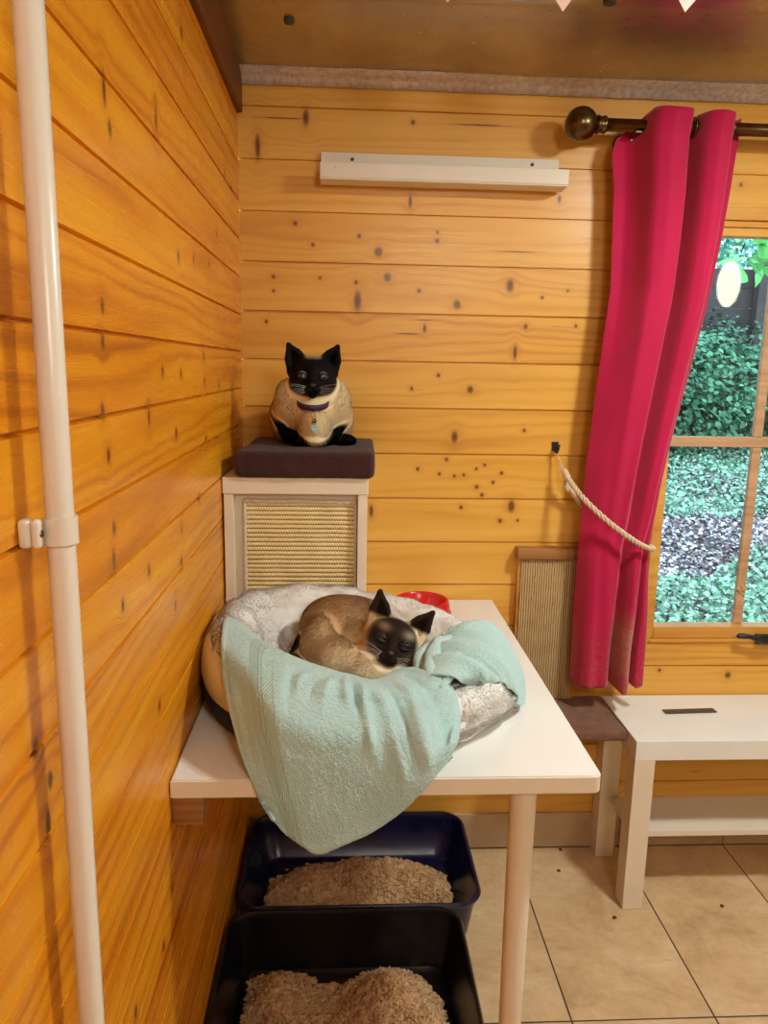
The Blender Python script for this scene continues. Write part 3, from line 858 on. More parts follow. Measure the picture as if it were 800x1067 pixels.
for x, s_ in ((1.004, -1), (1.022, 1), (1.108, -1)):
    bm = bmesh.new(); n = 28
    for r_ in (0,):
        pr = [(.0165, -.0015), (.0215, -.0022), (.0225, 0), (.0215, .0022), (.0165, .0015)]
        lathe(bm, pr, (x, -.09, 1.845), 'x', n, close=True)
    obj('eyelet', bm, M['bronze'], croot, smooth=True)

# tie-back rope ------------------------------------------------------
def twisted(bm, pts, r, turns, strands=3, n=260, seg=8):
    t = np.linspace(0, 1, n); C = catmull(pts, t)
    d = np.gradient(C, axis=0); d /= np.linalg.norm(d, axis=1)[:, None]
    ref = np.array([0, 0, 1.0]); x = ref - d * (d @ ref)[:, None]; x /= np.linalg.norm(x, axis=1)[:, None]; y = np.cross(d, x)
    for k in range(strands):
        a = 2 * PI * (turns * t + k / strands)
        p = C + (x * np.cos(a)[:, None] + y * np.sin(a)[:, None]) * r * .60
        tube(bm, [tuple(q) for q in p], r * .50, seg)
root = thing('curtain_tieback', 'twisted cream rope tieback looped round the pink curtain', 'tieback', (.80, -.05, 1.0))
bm = bmesh.new()
twisted(bm, [(.797, -.055, 1.052), (.808, -.085, 1.030), (.825, -.12, 1.004), (.866, -.143, .965), (.911, -.152, .931), (.950, -.150, .906), (.985, -.137, .889), (1.004, -.115, .884), (1.004, -.092, .885), (.985, -.064, .897)], .0062, 13)
obj('rope', bm, M['rope'], root, smooth=True)
bm = bmesh.new()
twisted(bm, [(.985, -.064, .897), (.95, -.047, .908), (.90, -.043, .925), (.866, -.040, .950), (.845, -.038, .975), (.822, -.040, 1.004), (.806, -.042, 1.020)], .0056, 8, n=160)
obj('rope', bm, M['rope'], root, smooth=True)
for a, b in (((.790, -.047, 1.068), (.801, -.060, 1.044)), ((.797, -.040, 1.034), (.808, -.042, 1.012))):
    bm = bmesh.new(); A = Vector(a); B = Vector(b)
    tube(bm, [A, A.lerp(B, .15), A.lerp(B, .5), A.lerp(B, .85), B], [.0035, .0072, .0078, .0074, .006], 18)
    obj('ferrule', bm, M['rope'], root, smooth=True)
bm = bmesh.new()
tube(bm, [(.790, -.047, 1.068), (.784, -.036, 1.084), (.780, -.022, 1.100), (.778, -.018, 1.107)], .0015, 8)
tube(bm, [(.797, -.040, 1.034), (.788, -.034, 1.066), (.782, -.022, 1.097), (.777, -.018, 1.1065)], .0015, 8)
obj('cord', bm, M['rope'], root, smooth=True)
root = thing('tieback_hook', 'small dark metal hook in the back wall holding the rope tieback', 'hook', (.778, 0, 1.115))
bm = bmesh.new(); box(bm, (.770, -.005, 1.108), (.786, -.0004, 1.132), .0018); obj('plate', bm, M['black_iron'], root)
bm = bmesh.new(); tube(bm, [(.778, -.004, 1.112), (.778, -.014, 1.106), (.778, -.022, 1.106), (.779, -.028, 1.114), (.781, -.027, 1.126)], [.0036, .0034, .0032, .0032, .0038], 10)
obj('hook', bm, M['black_iron'], root, smooth=True)

# ------------------------------------------------------------------ tall white box stand (on the table)
TZ = .7179
sx0, sx1, sy0, sy1, sz1 = .004, .299, -.345, -.012, 1.083
root = thing('box_stand', 'tall open white stand standing on the table in the corner under the cushion', 'stand', (.15, -.18, TZ))
obj('top_board', new_box((sx0 - .002, sy0, 1.049), (sx1, sy1, sz1), .0015), M['cream_edge'], root)
for a in (sx0, sx1 - .0215):
    obj('side_panel', new_box((a, sy0 + .002, TZ + .0005), (a + .0195, sy1, 1.0488), .001), M['cream_edge'], root)
obj('front_panel', new_box((sx0 + .0197, sy0 + .022, TZ + .0005), (sx1 - .0217, sy0 + .034, 1.0488)), M['cream_edge'], root)
# sisal mat fixed inside the frame
mroot = thing('sisal_scratching_mat', 'cream ribbed sisal mat filling the front of the white stand', 'scratching mat', (.155, sy0 + .02, TZ + .04))
x0, x1, z0, z1 = .046, .272, .770, 1.034
nu, nv = 60, 340
U_ = np.linspace(0, 1, nu); W_ = np.linspace(0, 1, nv)
UU, WW = np.meshgrid(U_, W_, indexing='ij')
zz = z0 + (z1 - z0) * WW; xx = x0 + (x1 - x0) * UU
yy = (sy0 + .0185) - .0032 * np.abs(np.sin(PI * zz / .00945)) ** .7 + .0006 * np.sin(xx * 90 + zz * 40)
me = mesh_np('m', np.stack([xx, yy, zz], -1).reshape(-1, 3), grid_faces(nu, nv))
w_ = link_mesh('weave', me, M['sisal_mat'], mroot, smooth=True)
sm = w_.modifiers.new('s', 'SOLIDIFY'); sm.thickness = .003; sm.offset = -1
bm = bmesh.new()
def bind(bm, a, b, w=.006):
    n = 60; pts = []
    for i in range(n):
        p = Vector(a).lerp(Vector(b), i / (n - 1)); p += Vector((random.uniform(-.0007, .0007), random.uniform(-.0006, .0006), random.uniform(-.0008, .0008))); pts.append(p)
    tube(bm, pts, [w * random.uniform(.85, 1.1) for _ in range(n)], 8)
yb = sy0 + .016
bind(bm, (x0 - .002, yb, z1 - .001), (x1 + .002, yb, z1 - .003), .0052); bind(bm, (x0 - .002, yb, z0), (x0 - .002, yb, z1), .0042); bind(bm, (x1 + .001, yb, z0), (x1 + .001, yb, z1 - .003), .0036)
obj('binding', bm, M['binding'], mroot, smooth=True)

# brown cushion on the stand
def cushion(name, a, b, mat, parent=None, res=.004, r=.010, wob=.0012, seed=3, skew=0.0):
    a = np.array(a, float); b = np.array(b, float); c = (a + b) / 2; h = (b - a) / 2
    wv = Waves(seed, 20, 40, .7); w2 = Waves(seed + 1, 20, 180, .6)
    def f(X):
        q = X - c; q = q - np.stack([skew * q[..., 1], 0 * q[..., 0], 0 * q[..., 0]], -1)
        dome = .0035 * (1 - np.clip((q[..., 0] / h[0]) ** 2, 0, 1)) * (1 - np.clip((q[..., 1] / h[1]) ** 2, 0, 1))
        k = np.abs(q) - (h - r); k[..., 2] -= dome * (q[..., 2] > 0)
        d = np.linalg.norm(np.maximum(k, 0), axis=-1) + np.minimum(k.max(-1), 0) - r
        return d - wob * wv(X) * .6 * (q[..., 2] > -h[2] * .8) - .00035 * w2(X)
    V, F = surface_nets(f, a - .012, b + .012, res)
    V[:, 2] = np.maximum(V[:, 2], a[2])
    me = mesh_np(name, V, F)
    return link_mesh(name, me, mat, parent, origin=None if parent else (c[0], c[1], a[2]), smooth=True)
cu = cushion('cushion', (.032, -.357, sz1 + .0006), (.315, -.040, 1.138), M['brown_fabric'], r=.011, skew=.03)
tag(cu, 'dark brown fabric box cushion on top of the white stand, under the black-faced cat', 'cushion')

# ------------------------------------------------------------------ table
TY = -.866; TW = .636
root = thing('table', 'large white table against the back wall with a round front leg', 'table', (.32, -.43, 0))
def rounded_top(x0, x1, y0, y1, z0, z1, r, corners, bev=.002):
    bm = bmesh.new(); pts = []
    for (cx, cy, a0, on) in ((x1 - r, y0 + r, -PI / 2, corners[0]), (x1 - r, y1 - r, 0, corners[1]), (x0 + r, y1 - r, PI / 2, corners[2]), (x0 + r, y0 + r, PI, corners[3])):
        if on:
            for k in range(7):
                a = a0 + PI / 2 * k / 6; pts.append((cx + r * math.cos(a), cy + r * math.sin(a)))
        else:
            a = a0 + PI / 4; pts.append((cx + r * math.copysign(1, math.cos(a)), cy + r * math.copysign(1, math.sin(a))))
    vs = [bm.verts.new((x, y, z0)) for x, y in pts]; f = bm.faces.new(vs)
    e = bmesh.ops.extrude_face_region(bm, geom=[f]); vv = [q for q in e['geom'] if isinstance(q, bmesh.types.BMVert)]
    for v in vv: v.co.z = z1
    bmesh.ops.recalc_face_normals(bm, faces=bm.faces[:])
    es = [q for q in bm.edges if abs(q.verts[0].co.z - q.verts[1].co.z) < 1e-6]
    bmesh.ops.bevel(bm, geom=es, offset=bev, segments=2, affect='EDGES')
    return bm
tt = auto_smooth(obj('tabletop', rounded_top(.002, TW, TY, -.003, TZ - .0288, TZ, .012, (1, 0, 0, 0)), [M['white_table'], M['cream_edge']], root), 40)
for p in tt.data.polygons:
    if abs(p.normal.z) < .5: p.material_index = 1
bm = bmesh.new(); tube(bm, [(.5285, -.8235, 0), (.5285, -.8235, TZ - .029)], [.0165, .0208], 40)
auto_smooth(obj('leg', bm, M['cream_edge'], root), 60)
bt = auto_smooth(obj('batten', new_box((.0008, -.855, .640), (.046, -.02, TZ - .0295), .001), M['pine_dull']))
tag(bt, 'bare wooden batten fixed to the side wall under the table edge', 'batten')

# red bowl
bm = bmesh.new()
lathe(bm, [(0, .006), (.045, .006), (.052, .010), (.0585, .034), (.0600, .0385), (.0625, .0400), (.0655, .0385), (.0675, .033), (.0735, .004), (.0725, .0005), (.068, 0), (.066, .004), (.05, .004), (0, .004)], (.438, -.125, TZ + .0005), 'z', 64)
o = obj('pet_bowl', bm, M['red_plastic'], origin=(.438, -.125, TZ), smooth=True); auto_smooth(o, 50)
tag(o, 'round red plastic pet bowl at the back of the white table', 'bowl')

# ------------------------------------------------------------------ corner scratcher with carpeted seat
root = thing('scratching_post', 'wall scratcher with ribbed sisal back and brown carpeted seat beside the table', 'cat scratcher', (.80, -.02, .40))
obj('back_board', new_box((.696, -.024, .33), (.862, -.001, .834), .001), M['pine_plain'], root)
nu, nv = 300, 60
UU, WW = np.meshgrid(np.linspace(0, 1, nu), np.linspace(0, 1, nv), indexing='ij')
xx = .702 + .148 * UU; zz = .452 + .380 * WW
yy = -.0285 - .0022 * np.abs(np.sin(PI * xx / .0062)) ** .7 + .0005 * np.sin(zz * 110)
me = mesh_np('m', np.stack([xx, yy, zz], -1).reshape(-1, 3), grid_faces(nu, nv)[:, :])
w_ = link_mesh('sisal_panel', me, M['sisal_post'], root, smooth=True)
sm = w_.modifiers.new('s', 'SOLIDIFY'); sm.thickness = .003; sm.offset = -1
obj('cap', new_box((.690, -.040, .8345), (.866, -.001, .862), .0015), M['pine_dull'], root)
seat = cushion('seat', (.722, -.215, .426), (.9405, -.003, .451), M['brown_carpet'], root, .0035, .008, .0012, 9)
obj('seat_bracket', new_box((.74, -.09, .408), (.86, -.003, .4255), .001), M['pine_dull'], root)

# ------------------------------------------------------------------ low white bench
bx, by = .9436, -.2589
root = thing('low_bench', 'low white bench table with a lower shelf under the window', 'bench', (1.40, -.13, 0))
bl = .90
obj('top', new_box((bx, by, .4005), (bx + bl, -.004, .450), .0012), [M['white_table']], root)
for x in (bx, bx + bl - .05):
    for y in (by, -.0545):
        obj('leg', new_box((x, y, .0005), (x + .0495, y + .0495, .400), .0012), M['cream_edge'], root)
obj('shelf', new_box((bx + .03, by + .052, .164), (bx + bl - .03, -.056, .180), .001), M['white'], root)
o = obj('metal_strip', new_box((1.072, -.116, .4506), (1.210, -.094, .4535), .0008), M['grey_tag'], origin=(1.14, -.105, .4506))
o.rotation_euler = (0, 0, .05)
tag(o, 'small tarnished grey metal strip lying on the low white bench', 'metal strip')

# ================================================================== LITTER TRAYS
def rring(x0, x1, y0, y1, r, n=10):
    pts = []
    for cx, cy, a0 in ((x1 - r, y0 + r, -PI / 2), (x1 - r, y1 - r, 0), (x0 + r, y1 - r, PI / 2), (x0 + r, y0 + r, PI)):
        for k in range(n + 1):
            a = a0 + PI / 2 * k / n; pts.append((cx + r * math.cos(a), cy + r * math.sin(a)))
    return pts
def tray(label, x0, x1, y0, y1, h, r, mat, cat_group, taper=.030):
    bm = bmesh.new(); rings = []
    prof = [(taper, .001), (taper - .008, .006), (.008, h * .80), (.006, h - .014), (-.001, h - .012), (-.003, h - .006), (.001, h), (.006, h - .001), (.009, h - .008), (.012, h * .8), (taper + .004, .012), (taper + .012, .007)]
    for ins, z in prof:
        rings.append([bm.verts.new((x, y, z)) for x, y in rring(x0 + ins, x1 - ins, y0 + ins, y1 - ins, max(r - ins * .6, .01))])
    for a, b in zip(rings, rings[1:]):
        for k in range(len(a)): bm.faces.new((a[k], a[(k + 1) % len(a)], b[(k + 1) % len(a)], b[k]))
    bm.faces.new(rings[0][::-1]); bm.faces.new(rings[-1])
    bmesh.ops.recalc_face_normals(bm, faces=bm.faces[:])
    o = auto_smooth(obj('litter_tray', bm, mat, origin=((x0 + x1) / 2, (y0 + y1) / 2, 0)), 45)
    return tag(o, label, 'litter tray')
tray('navy blue plastic litter tray on the floor against the back wall, furthest under the table', .015, .572, -.378, -.014, .120, .060, M['navy'], None)
tray('deep black plastic litter tray on the floor in front of the navy one', .008, .510, -.815, -.402, .136, .055, M['black_plastic'], None)

def litter(label, x0, x1, y0, y1, hf, npel, seed):
    r = np.random.default_rng(seed)
    nu, nv = 120, 90
    UU, WW = np.meshgrid(np.linspace(0, 1, nu), np.linspace(0, 1, nv), indexing='ij')
    xx = x0 + (x1 - x0) * UU; yy = y0 + (y1 - y0) * WW
    wv = Waves(seed, 24, 90, .8); w2 = Waves(seed + 5, 24, 320, .6)
    Q = np.stack([xx, yy, 0 * xx], -1)
    zz = hf(xx, yy) + .0032 * wv(Q) + .0016 * w2(Q)
    edge = np.minimum(np.minimum(UU, 1 - UU), np.minimum(WW, 1 - WW)); zz = np.where(edge < .012, .0085, np.maximum(zz, .0085))
    V = np.stack([xx, yy, zz], -1).reshape(-1, 3); F = grid_faces(nu, nv)
    Fq = F[~(zz.reshape(-1)[F] <= .0086).all(1)]
    # loose pellets
    px = r.uniform(x0 + .006, x1 - .006, npel); py = r.uniform(y0 + .006, y1 - .006, npel)
    u = (px - x0) / (x1 - x0) * (nu - 1); v = (py - y0) / (y1 - y0) * (nv - 1)
    pz = zz[np.clip(u.round().astype(int), 0, nu - 1), np.clip(v.round().astype(int), 0, nv - 1)]
    keep = pz > .014; px, py, pz = px[keep], py[keep], pz[keep]; n = len(px)
    d = r.normal(size=(n, 3)); d[:, 2] *= .45; d /= np.linalg.norm(d, axis=1)[:, None]
    s = np.cross(d, r.normal(size=(n, 3))); s /= np.linalg.norm(s, axis=1)[:, None]; t = np.cross(d, s)
    L = r.uniform(.003, .0075, (n, 1)); R_ = r.uniform(.002, .0031, (n, 1))
    C = np.stack([px, py, pz + .0012], 1)
    rings = []
    for e in (-1, 1):
        for k in range(6):
            a = PI / 3 * k; rings.append(C + d * L * e + (s * math.cos(a) + t * math.sin(a)) * R_)
    PV = np.stack(rings, 1).reshape(-1, 3)
    b = np.arange(n)[:, None] * 12
    fs = [[k, (k + 1) % 6, 6 + (k + 1) % 6, 6 + k] for k in range(6)] + [[0, 5, 4, 3], [0, 3, 2, 1], [6, 7, 8, 9], [6, 9, 10, 11]]
    PF = np.concatenate([b + np.array([f]) for f in fs]) + len(V)
    me = mesh_np('litter', np.concatenate([V, PV]), np.concatenate([Fq, PF]))
    o = link_mesh('wood_litter', me, M['litter'], origin=((x0 + x1) / 2, (y0 + y1) / 2, .009))
    return tag(o, label, 'cat litter', kind='stuff')
def gs(x, y, cx, cy, sx, sy, a): return a * np.exp(-(((x - cx) / sx) ** 2 + ((y - cy) / sy) ** 2))
litter('heaped wood pellet litter filling the navy tray by the back wall', .060, .526, -.338, -.060,
       lambda x, y: -.012 + gs(x, y, .17, -.20, .10, .10, .062) + gs(x, y, .36, -.17, .13, .09, .080) + gs(x, y, .48, -.22, .07, .06, .040) + gs(x, y, .10, -.24, .06, .05, .02) + gs(x, y, .30, -.29, .2, .05, .022), 5200, 31)
litter('two mounds of wood pellet litter in the black tray in front', .050, .466, -.772, -.450,
       lambda x, y: -.010 + gs(x, y, .125, -.56, .075, .10, .088) + gs(x, y, .355, -.56, .095, .10, .090) + gs(x, y, .24, -.68, .18, .09, .055) + gs(x, y, .43, -.66, .05, .07, .045), 6400, 47)
for k, (x, y, lab) in enumerate(((.856, -.023, 'beside the foot of the rear bench leg'), (.826, -.112, 'on the tile between table leg and bench'), (.914, -.288, 'just in front of the near bench leg'), (1.198, -.256, 'on the tile under the bench front edge'))):
    bm = bmesh.new(); q = bmesh.ops.create_icosphere(bm, subdivisions=2, radius=.0042)
    for v in q['verts']: v.co = Vector((v.co.x * 1.2, v.co.y, v.co.z * .7)) * (1 + .25 * mnoise.noise(v.co * 400 + Vector((k, 0, 0)))) + Vector((x, y, .003))
    tag(obj('litter_crumb', bm, M['crumb'], origin=(x, y, 0), smooth=True), 'tiny dark crumb of litter ' + lab, 'crumb', 'stray litter crumbs on the floor')

# ================================================================== PET BED
RIDGE = [(.050, -.60, .864), (.052, -.49, .866), (.10, -.405, .866), (.20, -.372, .864), (.30, -.395, .860), (.39, -.455, .852), (.462, -.525, .844), (.508, -.60, .832), (.508, -.672, .820), (.455, -.735, .810), (.37, -.782, .806), (.265, -.798, .812), (.145, -.750, .838), (.080, -.685, .856)]
CEN = np.array([.275, -.585, 0])
nu, nv = 220, 90
tu = np.arange(nu) / nu
RG = catmull(RIDGE, tu, True)
out = RG - CEN; out[:, 2] = 0; rad = np.linalg.norm(out, axis=1); out /= rad[:, None]
V = np.zeros((nu, nv, 3)); shell_v = []
for i in range(nu):
    h = RG[i, 2]; fl = .768
    # profile: (distance outward from the ridge, z)
    prof = np.array([(-rad[i], fl), (-rad[i] * .7, fl - .002), (-.125, fl + .004), (-.085, fl + .018), (-.062, fl + .045), (-.040, h - .020), (-.020, h - .004), (0, h), (.020, h - .006), (.035, h - .024), (.041, h - .050), (.038, .765), (.028, .738), (.008, .7225), (-.03, .7195)])
    p = catmull(prof, np.linspace(0, 1, nv))
    V[i, :, 0] = RG[i, 0] + out[i, 0] * p[:, 0]; V[i, :, 1] = RG[i, 1] + out[i, 1] * p[:, 0]; V[i, :, 2] = p[:, 1]
V = V.reshape(-1, 3); F = grid_faces(nu, nv, True)[:, ::-1]
N = vnormals(V, F)
if (N[:, 2].reshape(nu, nv)[:, 40] < 0).mean() > .5: F = F[:, ::-1]; N = -N
wa = Waves(61, 24, 60, .8); wb = Waves(62, 24, 220, .7)
V = V + N * (.0022 * wa(V) + .0010 * wb(V))[:, None]
V[:, 2] = np.maximum(V[:, 2], .7186); V[:, 0] = np.maximum(V[:, 0], .004)
fc = lambda X: np.clip(.5 + .3 * wa(X * 1.7) + .25 * wb(X * .6), 0, 1)[:, None]
LIGHT, GREY = np.array(rgb(252, 249, 244)), np.array(rgb(222, 212, 204))
sgn = lambda X: ((X - CEN)[:, :2] ** 2).sum(1) ** .5
def bedcol(X):
    # outer side is a curlier taupe fleece, inside paler
    u = np.arctan2((X[:, 1] - CEN[1]), (X[:, 0] - CEN[0]))
    k = np.round(((u / (2 * PI)) % 1) * (nu)).astype(int) % nu
    base = LIGHT * (1 - .55 * fc(X)) + GREY * (.55 * fc(X))
    return base
me = mesh_np('fleece_cover', V, F); set_col(me, bedcol(V) * .96)
broot = thing('pet_bed', 'round grey-white fleece pet bed on the white table with a cat lying in it', 'pet bed', (.275, -.585, TZ))
BED = link_mesh('fleece_cover', me, M['fleece'], broot, smooth=True); BEDV, BEDN = V.copy(), N.copy()
# pile
P, T3, W3 = surface_samples(V, F, 330000, 5)
NP_ = (N[T3] * W3[:, :, None]).sum(1); NP_ /= np.linalg.norm(NP_, axis=1)[:, None]
k = (P[:, 2] > .735); P, NP_ = P[k], NP_[k]
down = np.array([0, 0, -1.]) - NP_ * (-NP_[:, 2:3])
shade = np.random.default_rng(8).uniform(0, 1, (len(P), 1))
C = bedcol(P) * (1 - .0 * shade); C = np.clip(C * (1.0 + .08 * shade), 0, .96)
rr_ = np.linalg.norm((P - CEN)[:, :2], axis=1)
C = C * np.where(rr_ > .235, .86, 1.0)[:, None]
PILE = (P, NP_, down, rr_, C)
# cream side panel and black base seen at the wall end
a0, a1 = .86, 1.10      # ridge parameter range around the left end
tt_ = np.linspace(.80, 1.16, 70) % 1
RG2 = catmull(RIDGE, tt_, True); o2 = RG2 - CEN; o2[:, 2] = 0; o2 /= np.linalg.norm(o2, axis=1)[:, None]
def skin(prof_fn, nn=16):
    VV = np.zeros((len(tt_), nn, 3))
    for i in range(len(tt_)):
        p = catmull(np.array(prof_fn(RG2[i, 2], i / (len(tt_) - 1))), np.linspace(0, 1, nn))
        VV[i, :, 0] = RG2[i, 0] + o2[i, 0] * p[:, 0]; VV[i, :, 1] = RG2[i, 1] + o2[i, 1] * p[:, 0]; VV[i, :, 2] = p[:, 1]
    VV = VV.reshape(-1, 3); VV[:, 0] = np.maximum(VV[:, 0], .0022)
    return VV, grid_faces(len(tt_), nn)
def pf(h, s):
    e = 4 * s * (1 - s)
    return [(.030 + .004 * e, h - .016), (.042 + .004 * e, h - .038), (.047 + .003 * e, .79), (.043, .762), (.036, .748)]
VV, FF = skin(pf); o = link_mesh('side_panel', mesh_np('m', VV, FF), M['cream_shell'], broot, smooth=True)
sm = o.modifiers.new('s', 'SOLIDIFY'); sm.thickness = .002
def pf(h, s): return [(.044, .764), (.047, .752), (.042, .734), (.030, .7188), (.005, .7186)]
VV, FF = skin(pf); o = link_mesh('base', mesh_np('m', VV, FF), M['black_base'], broot, smooth=True)
sm = o.modifiers.new('s', 'SOLIDIFY'); sm.thickness = .002

# ================================================================== TOWEL
TOWEL_A =  [[(0.096, -0.604, 0.829), (0.074, -0.607, 0.862), (0.046, -0.611, 0.874), (0.052, -0.703, 0.862), (0.062, -0.751, 0.82), (0.079, -0.798, 0.775), (0.11, -0.862, 0.735), (0.139, -0.884, 0.684)], [(0.136, -0.656, 0.823), (0.116, -0.666, 0.856), (0.092, -0.68, 0.868), (0.096, -0.762, 0.856), (0.104, -0.803, 0.815), (0.117, -0.845, 0.774), (0.137, -0.88, 0.718), (0.164, -0.887, 0.649)], [(0.19, -0.68, 0.814), (0.167, -0.709, 0.847), (0.14, -0.743, 0.858), (0.14, -0.797, 0.846), (0.146, -0.855, 0.821), (0.153, -0.876, 0.78), (0.167, -0.888, 0.716), (0.189, -0.89, 0.628)], [(0.23, -0.673, 0.803), (0.208, -0.726, 0.836), (0.183, -0.783, 0.846), (0.183, -0.821, 0.832), (0.186, -0.872, 0.811), (0.189, -0.884, 0.77), (0.197, -0.892, 0.71), (0.215, -0.892, 0.613)], [(0.252, -0.668, 0.794), (0.239, -0.731, 0.826), (0.225, -0.8, 0.836), (0.225, -0.83, 0.822), (0.228, -0.874, 0.8), (0.232, -0.886, 0.765), (0.241, -0.893, 0.707), (0.252, -0.892, 0.627)], [(0.269, -0.665, 0.786), (0.269, -0.73, 0.818), (0.268, -0.8, 0.828), (0.269, -0.829, 0.815), (0.272, -0.874, 0.797), (0.277, -0.886, 0.765), (0.286, -0.892, 0.711), (0.297, -0.891, 0.648)], [(0.288, -0.675, 0.783), (0.299, -0.739, 0.815), (0.312, -0.808, 0.825), (0.315, -0.829, 0.812), (0.319, -0.87, 0.797), (0.324, -0.884, 0.769), (0.331, -0.89, 0.726), (0.339, -0.889, 0.68)], [(0.305, -0.663, 0.783), (0.33, -0.722, 0.815), (0.357, -0.787, 0.825), (0.364, -0.81, 0.815), (0.366, -0.862, 0.808), (0.369, -0.878, 0.783), (0.373, -0.886, 0.753), (0.377, -0.887, 0.724)], [(0.318, -0.638, 0.784), (0.359, -0.688, 0.816), (0.404, -0.742, 0.826), (0.418, -0.754, 0.818), (0.43, -0.775, 0.8), (0.432, -0.796, 0.778), (0.418, -0.862, 0.777), (0.406, -0.877, 0.755)]]
TOWEL_B =  [[(0.372, -0.731, 0.8), (0.39, -0.755, 0.822), (0.414, -0.763, 0.827), (0.44, -0.735, 0.818), (0.449, -0.72, 0.808)], [(0.383, -0.657, 0.795), (0.41, -0.695, 0.828), (0.441, -0.72, 0.833), (0.47, -0.721, 0.82), (0.485, -0.709, 0.81)], [(0.401, -0.609, 0.8), (0.436, -0.643, 0.833), (0.475, -0.688, 0.835), (0.502, -0.705, 0.808), (0.508, -0.714, 0.795)], [(0.422, -0.584, 0.812), (0.459, -0.605, 0.838), (0.503, -0.625, 0.833), (0.53, -0.675, 0.795), (0.53, -0.694, 0.755)], [(0.445, -0.583, 0.832), (0.475, -0.587, 0.846), (0.522, -0.584, 0.832), (0.55, -0.635, 0.785), (0.55, -0.659, 0.735)], [(0.476, -0.56, 0.842), (0.498, -0.556, 0.846), (0.527, -0.548, 0.832), (0.556, -0.581, 0.792), (0.572, -0.595, 0.727)]]

def patch(ctrl, nu, nv):
    A = np.array(ctrl)                       # cols x rows x 3
    R1 = catmull(A, np.linspace(0, 1, nu))   # along columns
    R2 = catmull(np.swapaxes(R1, 0, 1), np.linspace(0, 1, nv))
    return np.swapaxes(R2, 0, 1)
nuA, nvA = 300, 260
PA = patch(TOWEL_A, nuA, nvA)
U_, W_ = np.meshgrid(np.linspace(0, 1, nuA), np.linspace(0, 1, nvA), indexing='ij')
Fa = grid_faces(nuA, nvA); Na = vnormals(PA.reshape(-1, 3), Fa)
if (Na.reshape(nuA, nvA, 3)[:, -40:, 1]).mean() > 0: Na = -Na; Fa = Fa[:, ::-1]
Na = Na.reshape(nuA, nvA, 3)
def ridge(u0, wdt, amp, v0, v1, soft=.08, skew=0.0):
    c = u0 + skew * (W_ - .3)
    return amp * np.exp(-((U_ - c) / wdt) ** 2) * np.clip((W_ - v0) / soft, 0, 1) * np.clip((v1 - W_) / soft, 0, 1)
W0_ = W_; W_ = np.clip((W_ * 7 - 1) / 6, 0, 1)
dA = 0
for a in [(.37, .018, .006, .06, .38, .12, -.16), (.43, .014, -.004, .10, .40, .10, -.16), (.49, .024, .009, .04, .46, .18, -.12), (.585, .018, .010, .02, .40, .12, .06), (.625, .012, -.007, .04, .45, .12, .06),
          (.66, .020, .010, .06, .72, .18, .03), (.74, .026, .008, .1, .95, .2, .06), (.79, .012, -.006, .08, .9, .15, .08), (.85, .022, .010, .05, .9, .15, .05), (.92, .014, -.007, .03, .8, .1, .05),
          (.30, .03, .004, .1, .5, .15, -.08), (.34, .015, -.004, .12, .5, .12, -.08), (.97, .018, .008, .0, .9, .1, 0), (.18, .05, .004, .25, .9, .3, -.05), (.06, .03, .003, .3, .95, .2, 0)]:
    dA = dA + ridge(*a)
dA = dA + .0058 * np.exp(-((W_ - .15) / .045) ** 2) * (.5 + .5 * np.sin(U_ * 24 + 7 * U_ * U_)) * np.clip((.82 - U_) / .1, 0, 1) * np.clip((U_ - .28) / .1, 0, 1)
wt = Waves(71, 24, 32, .7); wt2 = Waves(72, 24, 700, .6); wt3 = Waves(73, 24, 1500, .5)
edge = np.minimum(np.minimum(U_, 1 - U_), 1 - W_)
hem = .0015 * np.exp(-((np.minimum(U_ * 1.0, (1 - W_) * .9) - .012) / .010) ** 2)
pa = PA.reshape(-1, 3)
tot = dA * .75 + hem + (.0014 * wt(pa) + .00018 * wt2(pa) + .00022 * wt3(pa)).reshape(nuA, nvA)
PA = PA + Na * tot[..., None]
UVA = np.stack([U_, W_], -1)
nuB, nvB = 200, 180
PB = patch(TOWEL_B, nuB, nvB)
U2, W2 = np.meshgrid(np.linspace(0, 1, nuB), np.linspace(0, 1, nvB), indexing='ij')
Fb = grid_faces(nuB, nvB); Nb = vnormals(PB.reshape(-1, 3), Fb)
if Nb[:, 2].mean() < 0: Nb = -Nb; Fb = Fb[:, ::-1]
Nb = Nb.reshape(nuB, nvB, 3)
dB = .007 * np.exp(-((U2 - .18 - .1 * (W2 - .5)) / .05) ** 2) + .008 * np.exp(-((U2 - .36 - .25 * (W2 - .3)) / .05) ** 2) * (W2 < 2) - .005 * np.exp(-((U2 - .29 - .15 * (W2 - .4)) / .025) ** 2) \
    + .005 * np.exp(-((U2 - .62 + .15 * (W2 - .3)) / .06) ** 2) - .003 * np.exp(-((U2 - .52) / .03) ** 2) + .004 * np.exp(-((U2 - .85) / .06) ** 2)
pb = PB.reshape(-1, 3)
PB = PB + Nb * (dB + .009 + (.0014 * wt(pb * 1.4) + .00018 * wt2(pb) + .00022 * wt3(pb)).reshape(nuB, nvB))[..., None]
UVB = np.stack([.6 + .3 * U2, W2], -1)
